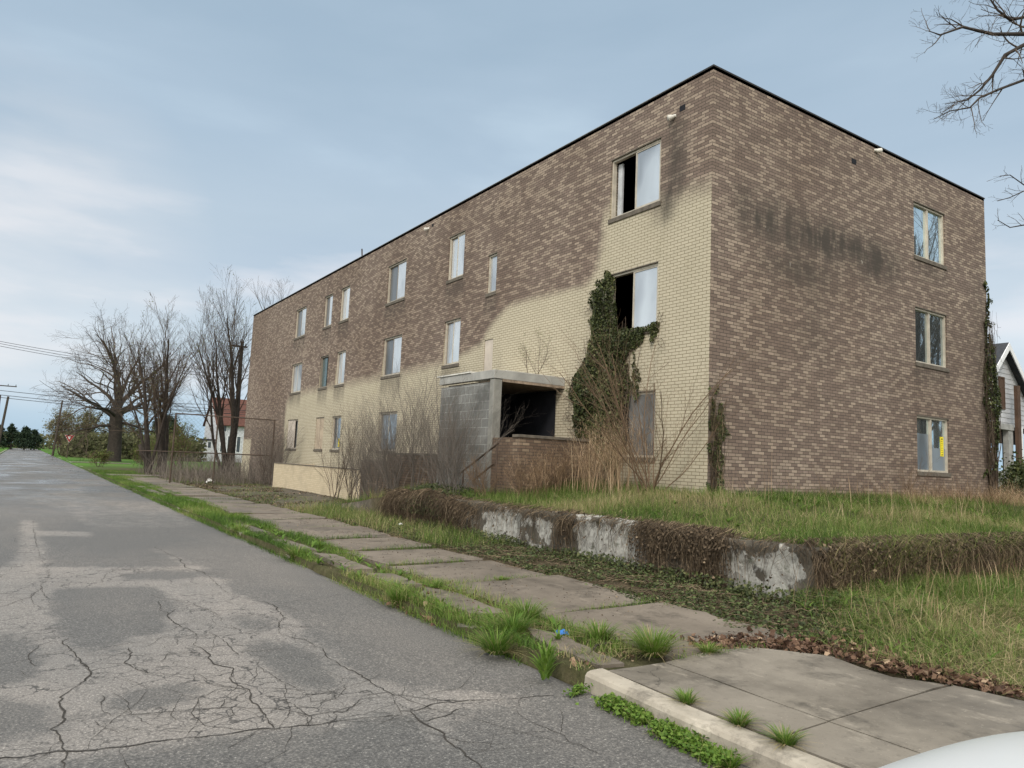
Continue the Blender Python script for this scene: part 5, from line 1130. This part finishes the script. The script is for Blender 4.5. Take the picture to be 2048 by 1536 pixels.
for start, path, r0, L, n_ in [((7.2, -6.3, 7.6), pth((2110, 70), (2048, 68), (1985, 68), (1925, 54), (1880, 70), (1858, 62)), .055, .9, 12),
                     ((7.2, -6.3, 6.6), pth((2110, 60), (2048, 90), (2010, 110), (1985, 150), (1960, 180), (1935, 200), (1890, 208)), .05, .8, 12),
                     ((7.2, -6.2, 6.9), pth((2110, 135), (2048, 160), (2000, 178), (1960, 195), (1940, 215), (1900, 222), (1868, 238)), .035, .8, 12),
                     ((7.1, -6.1, 8.6), pth((2120, 40), (2070, 30), (2020, 40), (1995, 20), (1975, -10), (1960, -40)), .045, .9, 12),
                     ((7.1, -6.1, 9.0), pth((2110, -20), (2060, -5), (2030, -30), (1990, -50), (1940, -60)), .04, 1.2, 10),
                     ((7.2, -6.3, 5.6), pth((2150, 440), (2100, 452), (2048, 450), (2020, 455), (1995, 440)), .022, .45, 7),
                     ((7.2, -6.3, 6.2), pth((2150, 400), (2100, 390), (2048, 382), (2020, 395), (1995, 402)), .018, .4, 7),
                     ((7.2, -6.3, 6.5), pth((2150, 370), (2100, 365), (2048, 370), (2020, 350), (2000, 352)), .018, .5, 8)]:
    limb(out, None, [start]+path, r0, .006, 2 if r0 > .03 else 1, L, n_, PB)
plant('overhanging_tree', (7.3, -6.5, .1), out, M['bark'], M['twig'], 'bare tree whose dark branches reach in from the upper right corner', 'tree', split=3, sides=4)

# trees across the side street (they mirror in the side windows)
for i, (x, y, h) in enumerate([(25.5, -9.5, 14), (35, -14.5, 13), (47, -19, 15)]):
    upright((x, y, .1), [(0, 0, h, .3), (.25, 0, h*.8, .2), (-.25, .1, h*.8, .2)], ['nearest', 'middle', 'farthest'][i]+' of three bare trees across the side street mirrored in the side windows', 40+i, rm=.014)

# ------------------------------------------------------------------ far shrubs, evergreens
def cloudplant(name, base, rx_, rz_, n, leafs, mat, label, cat, group=None, seed=0, tb=.5, stems=10):
    random.seed(seed); out = []; x, y, z = base
    for i in range(stems):
        a = random.random()*6.28; s = random.uniform(.1, .9); d = V3(math.cos(a)*s*rx_/rz_, math.sin(a)*s*rx_/rz_, 1.0); L = rz_*random.uniform(.8, 1.0)*np.linalg.norm(d)/(1+.4*s); d /= np.linalg.norm(d)
        grow(out, V3(x+random.gauss(0, rx_*.12), y+random.gauss(0, rx_*.12), z-.1), d, L, .05*rz_/4, 2, dict(PU, rmin=.012, wob=[.2, .18, .08, 0, 0], n=[0, (4, 6), (7, 9), 0, 0], ang=[(0, 0), (25, 55), (22, 50), (0, 0), (0, 0)]))
    o = plant(name, base, out, M['twig'], M['twig_tan'], label, cat, group, split=2, sides=3); buds(o, out, leafs, n, mat, lev=1, nm='foliage', tb=tb); return o
Gs = 'bushes beyond the far lawn'
for i, (x, y, rx_, rz_, lf, m_, lb, tb) in enumerate([
 (-5.6, 122, 2.6, 6.9, 5200, 'far_brush', 'pale tan budding bush tree beside the far end of the street', .75),
 (-2.6, 118, 3.0, 7.2, 5200, 'far_brush', 'tan and olive bush tree right of the leaning far pole', .55),
 (.6, 112, 3.2, 6.0, 4200, 'far_brush', 'olive bush tree behind the yield sign', .4),
 (3.0, 108, 3.0, 5.0, 2600, 'far_brush', 'olive brush seen left of the old tree trunk', .35),
 (6.5, 100, 3.0, 4.6, 2400, 'far_brush', 'olive brush seen right of the old tree trunk', .35)]):
    cloudplant('bush_tree', (x, y, .1), rx_, rz_, .19, lf, M[m_], lb, 'bush', Gs, 60+i, tb, 9)
Gh = 'green shrubs behind the chain link fence'
for i, (x, y, rx_, rz_, lf, lb) in enumerate([(-.6, 52, 1.6, 3.6, 2600, 'bright green leafing shrub left of the white house with the red roof'), (-3.2, 48, 1.3, 1.7, 1800, 'low olive shrub right of the thick dark trunk'),
 (-6.1, 50, 1.0, 1.3, 900, 'low olive scrub right beside the old tree trunk'), (-1.6, 56, 1.5, 2.6, 1500, 'olive scrub between the slender trees')]):
    cloudplant('leafy_shrub', (x, y, .1), rx_, rz_, .09, lf, M['bud'], lb, 'shrub', Gh, 80+i, .35, 8)
def evergreen(x, y, h, w, label, seed):
    r = np.random.default_rng(seed); root = empty('pine_tree', (x, y, .1), label, 'pine tree', 'dark pines at the end of the street')
    m = MB(); m.tube([(x, y, 0), (x, y, h*.9)], [.18, .05], 6); m.build('trunk', M['bark'], root)
    cs = []
    for k in range(34): t = r.random()**.9; a = r.random()*6.28; q = w*(1.05-t*.75)*r.uniform(.2, 1); cs.append((x+math.cos(a)*q, y+math.sin(a)*q, h*(.10+.90*t), w*.34*(1.1-.6*t)))
    P = np.concatenate([np.array(c[:3])+r.normal(0, c[3]*.55, (90, 3)) for c in cs]); V, F_, tt = leaves(P, r.uniform(.15, .35, len(P)), np.array([0, 0, 1.]), 1.2, np.clip(r.normal(.45, .25, len(P)), 0, 1)); npmesh('crown', V, F_, M['evergreen'], root, {'tint': tt})
for i, (x, y, h, w, lb) in enumerate([(-17.2, 168, 6.2, 2.4, 'dark pine at the left picture edge behind the leaning poles'), (-14.8, 172, 5.4, 2.0, 'dark pine right behind the leaning poles'), (-12.4, 170, 5.8, 1.9, 'rounded dark pine straight above the end of the street'), (-10.2, 166, 5.2, 1.8, 'dark pine second from the tan bush at the street end'), (-8.4, 174, 4.8, 1.6, 'dark pine next to the tan bush at the street end'),
                          (5.6, 98, 6.6, 2.4, 'dark pine left of the white house with the red roof'), (7.5, 120, 7.0, 2.6, 'dark pine far behind the white house with the red roof')]): evergreen(x, y, h*.85, w, lb, i)
# far wood closing the view
P = np.concatenate([np.stack([rng.uniform(-90, 140, 15000), rng.uniform(200, 235, 15000), 4.6*rng.random(15000)**.8], 1)]); P[:, 2] *= .55+.6*vnoise(P[:, 0], P[:, 0]*0, .12)
V, F_, tt = leaves(P, rng.uniform(.35, .9, len(P)), np.array([0, -1, .4]), .7, np.clip(rng.normal(.3, .2, len(P)), 0, 1)); tag(npmesh('far_wood', V, F_, M['far_brush'], attrs={'tint': tt}), 'low belt of far olive woodland along the horizon', 'woodland', kind='stuff')
P = np.concatenate([np.stack([rng.uniform(14, 90, 16000), rng.uniform(48, 70, 16000), 3.4*rng.random(16000)], 1), np.stack([rng.uniform(-6.5, 8.6, 12000), rng.uniform(88, 104, 12000), (2.2+1.4*vnoise(np.linspace(0, 60, 12000), np.linspace(0, 9, 12000), 1.0))*rng.random(12000)], 1)]); V, F_, tt = leaves(P, rng.uniform(.2, .5, len(P)), np.array([0, -1, .4]), .8, np.clip(rng.normal(.2, .2, len(P)), 0, 1)); tag(npmesh('hedge_row', V, F_, M['far_brush'], attrs={'tint': tt}), 'rough olive brush growing between the lawn and the far houses', 'brush', kind='stuff')
# scrub at the fence foot
ls = []
for _ in range(1500):
    x = random.uniform(-5.2, 1.0); y = random.uniform(24.3, 38) if x < -.2 else random.uniform(36, 38); h = random.uniform(.3, 1.4); z = float(terr(x, y)); dx, dy = random.gauss(0, .25), random.gauss(0, .25); ls.append(([(x, y, z), (x+dx*.3, y+dy*.3, z+h*.5), (x+dx, y+dy, z+h)], [.008, .006, .003]))
tag(line_obj('scrub', ls, M['twig_grey'], sides=3), 'grey brown dead scrub behind the chain link fence', 'scrub', kind='stuff')
shrub(-1.0, 24.6, 2.9, 16, .35, 'grey dead shrub against the wall behind the last fence post', 'twig_grey', .012, group=G1)
shrub(-.9, 26.4, 2.4, 14, .4, 'arching brown shrub before the cream patch at the far building end', 'twig', .012, group=G1)

# ------------------------------------------------------------------ fence, poles, wires, sign
fz = .15
fn = empty('chain_link_fence', (-3.2, 25, fz), 'tall rusty chain link fence between the street trees and building', 'fence')
for x in (-5.35, -3.6, -1.1): m = MB(); m.tube([(x, 25, fz-.2), (x, 25, 3.14)], .035, 8); m.build('post', M['steel'], fn)
for z in (3.12, 1.47): m = MB(); m.tube([(-5.35, 25, z), (-1.1, 25, z)], .025, 8); m.build('rail', M['steel'], fn)
m = MB(); m.tube([(-5.35, 25, 1.47), (-6.5, 27, 1.45)], .022, 6); m.build('rail', M['steel'], fn)
ls = []
for k in range(-16, 32):
    for sgn in (1, -1):
        pts = []; x0 = -5.35+k*.19
        for z in (fz, 3.1):
            x = x0+(z-fz) if sgn > 0 else x0+3.0-(z-fz); pts.append((x, z))
        (xa, za), (xb, zb) = pts
        # clip to the panel
        def cl(xa, za, xb, zb):
            lo, hi_ = -5.33, -1.12
            t0, t1 = 0, 1; dx = xb-xa
            for s, e in ((lo-xa, dx), (-(hi_-xa), -dx)):
                if e > 0: t0 = max(t0, s/e)
                elif e < 0: t1 = min(t1, s/e)
            return (t0, t1) if t0 < t1 else None
        c = cl(xa, za, xb, zb)
        if c: ls.append(([(xa+(xb-xa)*t, 25.0+.004*sgn, za+(zb-za)*t) for t in c], [.0028, .0028]))
line_obj('wire_mesh', ls, M['steel'], fn, sides=3)
def pole(x, y, h, r, label, lean=(0, 0), arms=(), z=.05):
    root = empty('utility_pole', (x, y, z), label, 'utility pole'); m = MB(); tx, ty = x+lean[0]*h, y+lean[1]*h
    m.tube([(x, y, -.2), (tx, ty, h)], [r, r*.75], 10); m.build('post', M['pole'], root)
    for (az_, w, off) in arms:
        m = MB(); cx_ = x+lean[0]*az_; m.box(cx_-w+off, y-.28, az_-.06, cx_+w+off, y-.17, az_+.06); a = m.build('crossarm', M['pole'], root)
        for q in (-w+.1, -w*.4, w*.4, w-.1): m = MB(); m.tube([(cx_+off+q, y-.22, az_+.06), (cx_+off+q, y-.22, az_+.26)], [.05, .04], 6); m.build('insulator', M['glass_far'], a)
pole(1.45, 43.6, 9.3, .16, 'grey utility pole rising between the forked tree and the building', arms=((8.9, .5, -.2),))
pole(-7.35, 100, 7.1, .13, 'thin dark pole on the grass left of the yield sign', lean=(.06, 0))
pole(-14.0, 100, 10.6, .16, 'utility pole with crossarms cut by the left picture edge', arms=((8.35, 1.5, 0.6),))
pole(-13.55, 118, 8.0, .2, 'leaning dark pole beside the street near the left picture edge', lean=(.075, 0))
pole(-13.9, 112, 7.8, .12, 'thinner dark pole left of the leaning pole', lean=(.02, 0))
wr = empty('power_line', (-14, 100, 8), 'three upper and three lower dark cables crossing from the left edge', 'cables')
def cable(a, b, sag, r=.018):
    pts = [(a[0]+(b[0]-a[0])*t/14, a[1]+(b[1]-a[1])*t/14, a[2]+(b[2]-a[2])*t/14-sag*4*(t/14)*(1-t/14)) for t in range(15)]; m = MB(); m.tube(pts, r, 5, False); m.build('cable', M['wire'], wr)
def far_pt(u, v, y): return at_y(u, v, y)
for v0, v1 in ((780, 812), (789, 820), (794, 826)): cable(far_pt(-60, v0-6, 62), far_pt(560, v1+12, 58), .25, .022)
for v0, v1 in ((680, 744), (684, 752), (689, 757)): cable(far_pt(-60, v0-9, 44), far_pt(500, v1, 44.0), .35, .014)
for v0, v1 in ((806, 806), (818, 819), (829, 820)): cable(far_pt(330, v0, 46), far_pt(520, v1+3, 47), .05, .016)
sg = empty('yield_sign', (-6.62, 82, .1), 'red and white triangular yield sign on a thin post by the street', 'sign')
m = MB(); m.tube([(-6.62, 82, 0), (-6.56, 82, 2.55)], .045, 8); m.build('post', M['steel'], sg)
def tri(cx_, cz_, s, y0, y1):
    m = MB(); h = s*.866; P_ = [(-s/2, h/3*1.0+.0), (s/2, h/3), (0, -h*2/3)]; n = 3
    m.v = [(cx_+p[0], y0, cz_+p[1]) for p in P_]+[(cx_+p[0], y1, cz_+p[1]) for p in P_]; m.f = [(0, 1, 2), (5, 4, 3), (0, 3, 4, 1), (1, 4, 5, 2), (2, 5, 3, 0)]; return m
pl_ = tri(-6.56, 2.28, .95, 81.90, 81.93).build('sign_plate', M['white_trim'], sg); tri(-6.56, 2.28, .86, 81.885, 81.898).build('red_border', M['red_sign'], pl_); tri(-6.56, 2.28, .40, 81.87, 81.883).build('centre', M['white_trim'], pl_)
# word on the sign
td = bpy.data.curves.new('word', 'FONT'); td.body = 'YIELD'; td.size = .085; td.align_x = 'CENTER'; td.align_y = 'CENTER'; td.extrude = .002
to = bpy.data.objects.new('lettering', td); COL.objects.link(to); dg = bpy.context.evaluated_depsgraph_get(); me = bpy.data.meshes.new_from_object(to.evaluated_get(dg)); bpy.data.objects.remove(to)
wo_ = bpy.data.objects.new('lettering', me); COL.objects.link(wo_); me.materials.clear(); me.materials.append(M['red_sign']); wo_.parent = pl_; wo_.location = Vector((-6.56, 81.862, 2.34))-wloc(pl_); wo_.rotation_euler = (RAD(90), 0, 0)

# ------------------------------------------------------------------ houses
def win_box(root, x0, x1, z0, z1, y, nm='window', mat='glass_far', fr='white_trim'):
    m = MB(); t = .07
    m.box(x0-t, y-.05, z0-t, x1+t, y-.002, z0).box(x0-t, y-.05, z1, x1+t, y-.002, z1+t).box(x0-t, y-.05, z0, x0, y-.002, z1).box(x1, y-.05, z0, x1+t, y-.002, z1); w = m.build(nm, M[fr], root)
    m = MB(); m.box(x0+.001, y-.03, z0+.001, x1-.001, y-.004, z1-.001); m.build('pane', M[mat], w)
hy = 95.0
h1 = empty('white_house', (12.5, hy, .1), 'white clapboard house with rust red roof seen left of the building end', 'house')
m = MB(); x0, x1 = 11.0, 17.5; m.box(x0, hy, 0, x1, hy+8, 5.3); wl = m.build('wall', M['white_siding'], h1)
m = MB(); m.v = [(x0, hy+.0, 5.3), (x0, hy+8, 5.3), (x0, hy+4, 8.75), (x0+.15, hy, 5.3), (x0+.15, hy+8, 5.3), (x0+.15, hy+4, 8.75)]; m.f = [(0, 1, 2), (3, 5, 4), (0, 2, 5, 3), (1, 4, 5, 2)]; m.build('gable', M['white_siding'], wl)
m = MB(); t = .12
for s, ya in ((1, hy-.5), (-1, hy+8.5)):
    yb_ = hy+4; m.v += [(x0-.25, ya, 5.1), (x1+.5, ya, 5.1), (x1+.5, yb_, 9.0), (x0-.25, yb_, 9.0), (x0-.25, ya, 5.1-t), (x1+.5, ya, 5.1-t), (x1+.5, yb_, 9.0-t), (x0-.25, yb_, 9.0-t)]; b = len(m.v)-8
    m.f += [(b, b+1, b+2, b+3), (b+7, b+6, b+5, b+4), (b, b+4, b+5, b+1), (b, b+3, b+7, b+4), (b+1, b+5, b+6, b+2)]
m.build('roof', M['red_roof'], h1)
for a in (11.6, 12.5, 13.7, 14.6): win_box(h1, a, a+.45, 1.5, 3.6, hy)
win_box(h1, 11.7, 12.2, 4.2, 5.2-.1, hy)
m = MB(); m.box(9.6, hy+.5, 0, 10.998, hy+4, 2.9); m.build('side_wing', M['white_siding'], h1); m = MB(); m.box(9.4, hy+.3, 2.91, 10.99, hy+4.2, 3.1); m.build('wing_roof', M['dark_roof'], h1); win_box(h1, 10.1, 10.5, 1.9, 2.7, hy+.5)
# right-hand house, standing on the same raised ground
h2 = empty('gabled_house', (25, 5.8, 1.1), 'white gabled house with charcoal roof beyond the right end of the building', 'house')
zb = .7; gx0, gx1, cxh, pk = 23.35, 26.6, 24.96, 7.55
def xa(u, y): return at_y(u, 800, y)[0]
gx0, gx1 = 23.1, 29.5
m = MB(); m.box(gx0, 5.36, 4.2, gx1, 13, 6.05); wl = m.build('wall', M['white_siding'], h2)
m = MB(); m.v = [(gx0, 5.36, 6.052), (27.2, 5.36, 6.052), (cxh, 5.36, pk+.15), (gx0, 5.42, 6.052), (27.2, 5.42, 6.052), (cxh, 5.42, pk+.15)]; m.f = [(0, 1, 2), (3, 5, 4), (0, 2, 5, 3), (1, 4, 5, 2)]; m.build('gable', M['white_siding'], wl)
m = MB()
for z in np.arange(4.35, 7.3, .22):
    w_ = 99 if z < 6.05 else max(.1, (7.6-z)/.93*1.0); m.box(max(gx0, cxh-w_), 5.345, z, min(gx1, cxh+w_), 5.358, z+.012)
m.build('siding_laps', M['grey_wood'], wl)
def slab_roof(m, xa_, za, xb, zb2, ya, yb2, t):
    b = len(m.v); m.v += [(xa_, ya, za), (xb, ya, zb2), (xb, yb2, zb2), (xa_, yb2, za), (xa_, ya, za-t), (xb, ya, zb2-t), (xb, yb2, zb2-t), (xa_, yb2, za-t)]; m.f += [(b, b+1, b+2, b+3), (b+7, b+6, b+5, b+4), (b, b+4, b+5, b+1), (b+1, b+5, b+6, b+2), (b+2, b+6, b+7, b+3), (b+3, b+7, b+4, b)]
m = MB(); slab_roof(m, cxh-1.95, 7.87-1.95*.93, cxh, 7.87, 5.0, 13.5, .10); slab_roof(m, cxh, 7.87, cxh+2.3, 7.87-2.3*.93, 5.0, 13.5, .10); rfh = m.build('roof', M['dark_roof'], h2)
m = MB(); slab_roof(m, cxh-1.98, 7.84-1.98*.93, cxh, 7.84, 4.95, 4.99, .30); slab_roof(m, cxh, 7.84, cxh+2.35, 7.84-2.35*.93, 4.95, 4.99, .30); m.build('bargeboard', M['white_trim'], rfh)
y_ = 5.36
win_box(h2, xa(1980, y_), xa(1992, y_), 5.1, 6.25, y_); win_box(h2, xa(1999, y_), xa(2007, y_), 5.0, 6.3, y_, mat='brown_post', fr='brown_post')
m = MB(); m.box(22.0, 5.05, 4.0, xa(2024, 5.1), 5.35, 4.25); m.build('porch_beam', M['grey_wood'], h2)
m = MB(); m.box(xa(2015, 5.1), 5.1, 2.2, xa(2024, 5.1), 5.32, 4.0); m.build('porch_column', M['grey_wood'], h2)
m = MB(); m.box(xa(2030, 5.0), 4.9, 2.2, xa(2036, 5.0), 5.04, 6.0); m.build('post', M['brown_post'], h2)
m = MB(); m.box(xa(2040, 5.1), 5.1, 2.2, xa(2044, 5.1), 5.2, 4.2); m.build('porch_column', M['white_trim'], h2)
m = MB(); m.box(21.5, 5.0, 2.05, 29, 5.4, 2.2).box(21.5, 5.1, zb, 29, 5.3, 2.05); m.build('porch_rail', M['grey_wood'], h2)
m = MB(); m.box(21.5, 6.4, 3.55, 29.4, 6.5, 4.2).box(21.5, 5.4, 4.1, 29.4, 6.4, 4.2).box(xa(2006, 6.4), 6.41, zb, xa(2014, 6.4), 6.49, 3.55); m.build('porch_inside', M['inside'], h2)
r_ = np.random.default_rng(5); root = empty('evergreen_bush', (21.6, 3.6, 1), 'dark evergreen bush in front of the white house porch', 'bush')
P = np.concatenate([np.array([21.8+dx, 3.6, 1.0+zc])+r_.normal(0, 1, (700, 3))*np.array([.35, .35, .55])*sc for dx, zc, sc in ((0, 0, 1), (.7, .3, .9), (-.3, .6, .7), (.2, 1.1, .5), (1.3, .0, .9), (-.9, -.1, 1.0))]); V, F_, tt = leaves(P, r_.uniform(.06, .14, len(P)), np.array([0, 0, 1.]), 1.2, np.clip(r_.normal(.4, .25, len(P)), 0, 1)); npmesh('foliage', V, F_, M['ivy'], root, {'tint': tt})
m = MB(); m.tube([(21.8, 3.6, .6), (21.8, 3.6, 1.6)], [.08, .03], 6); m.build('stem', M['bark'], root)

# ------------------------------------------------------------------ small litter
def crumple(name, x, y, z, sx_, sy_, sz_, mat, label, seed):
    r = np.random.default_rng(seed); nu, nv = 10, 7; V = []
    for i in range(nu):
        for j in range(nv): u, v = i/(nu-1)-.5, j/(nv-1)-.5; V.append((x+u*sx_+r.normal(0, sx_*.04), y+v*sy_+r.normal(0, sy_*.05), z+sz_*(1-3*(u*u+v*v))*r.uniform(.2, 1)+.003))
    ix = np.arange(nu*nv).reshape(nu, nv); F_ = np.stack([ix[:-1, :-1], ix[1:, :-1], ix[1:, 1:], ix[:-1, 1:]], -1).reshape(-1, 4); tag(npmesh(name, V, F_, mat), label, 'litter')
crumple('wrapper', -6.68, -4.25, .12, .12, .09, .05, M['blue_foil'], 'crumpled bright blue wrapper lying among the grass tufts', 1)
crumple('paper_scrap', -3.6, 25.6, .2, .3, .2, .18, M['white_litter'], 'white scrap of rubbish at the foot of the chain link fence', 2)
crumple('paper_scrap', -3.9, 5.0, .2, .09, .07, .04, M['white_litter'], 'small white scrap in the weeds beside the pavement', 3)
m = MB(); m.tube([(-6.95, -4.95, .13), (-6.7, -4.75, .14), (-6.35, -4.7, .135), (-6.2, -4.78, .13)], [.006, .009, .009, .005], 6); tag(m.build('stick', M['bark']), 'thin dark stick lying across the pavement edge near the wrapper', 'stick')

# ------------------------------------------------------------------ parked white car (only the bonnet reaches into the picture)
def car():
    cx_, yf, Lc = -8.60, -8.22, 4.7
    root = empty('parked_car', (cx_, yf-Lc/2, 0), 'white car at the kerb with only its bonnet in view', 'car')
    # stations from nose to tail: (distance, list of (half width, z) from sill to centre)
    st_ = [(0.00, [(.60, .30), (.70, .42), (.70, .62), (.58, .76), (.32, .79), (0, .80)]), (.10, [(.86, .24), (.93, .45), (.92, .74), (.82, .88), (.42, .92), (0, .93)]), (.45, [(.93, .20), (.98, .50), (.97, .84), (.88, .95), (.46, 1.0), (0, 1.01)]),
           (1.0, [(.94, .20), (.98, .50), (.97, .88), (.88, 1.0), (.45, 1.05), (0, 1.06)]), (1.35, [(.94, .20), (.98, .50), (.97, .90), (.88, 1.03), (.45, 1.08), (0, 1.09)]), (1.95, [(.90, .2), (.93, .45), (.92, .82), (.70, 1.27), (.40, 1.36), (0, 1.39)]), (2.6, [(.90, .2), (.93, .45), (.92, .83), (.68, 1.36), (.40, 1.43), (0, 1.45)]),
           (3.3, [(.90, .2), (.93, .45), (.92, .84), (.66, 1.30), (.38, 1.38), (0, 1.40)]), (4.0, [(.90, .2), (.92, .45), (.90, .84), (.70, .98), (.40, 1.03), (0, 1.05)]), (4.4, [(.84, .25), (.88, .45), (.86, .80), (.66, .92), (.38, .95), (0, .96)]), (4.5, [(.70, .30), (.76, .45), (.74, .70), (.55, .78), (.3, .8), (0, .8)])]
    V = []
    for d, pr in st_:
        full = [(-w, z) for w, z in pr]+[(w, z) for w, z in pr[::-1][1:]]
        for w, z in full: V.append((cx_+w, yf-d, z-(.10 if z > .55 else 0)))
    k = 11; n = len(st_); ix = np.arange(n*k).reshape(n, k); F_ = np.stack([ix[:-1, :-1], ix[:-1, 1:], ix[1:, 1:], ix[1:, :-1]], -1).reshape(-1, 4)
    b = npmesh('body', V, F_, M['car_paint'], root, smooth=True); mo = b.modifiers.new('s', 'SUBSURF'); mo.levels = 3; mo.render_levels = 3
    g = MB(); g.quad((cx_-.62, yf-1.46, 1.05), (cx_+.62, yf-1.46, 1.05), (cx_+.5, yf-1.95, 1.375), (cx_-.5, yf-1.95, 1.375)); g.build('windscreen', M['pane_dark'], root)
    for s in (-1, 1):
        g = MB(); g.quad((cx_+s*.905, yf-1.75, .93), (cx_+s*.90, yf-3.5, .95), (cx_+s*.72, yf-3.2, 1.27), (cx_+s*.74, yf-2.1, 1.27)); g.build('side_window', M['pane_dark'], root)
        g = MB(); g.tube([(cx_+s*.62, yf+.0-.06, .60), (cx_+s*.72, yf-.16, .62)], [.07, .09], 10); g.build('headlight', M['lens'], root)
        for d in (.85, 3.6):
            w = MB(); w.tube([(cx_+s*.72, yf-d, .32), (cx_+s*.94, yf-d, .32)], .32, 28); wh = w.build('wheel', M['tyre'], root); w = MB(); w.tube([(cx_+s*.941, yf-d, .32), (cx_+s*.95, yf-d, .32)], .21, 20); w.build('rim', M['rim'], wh)
car()
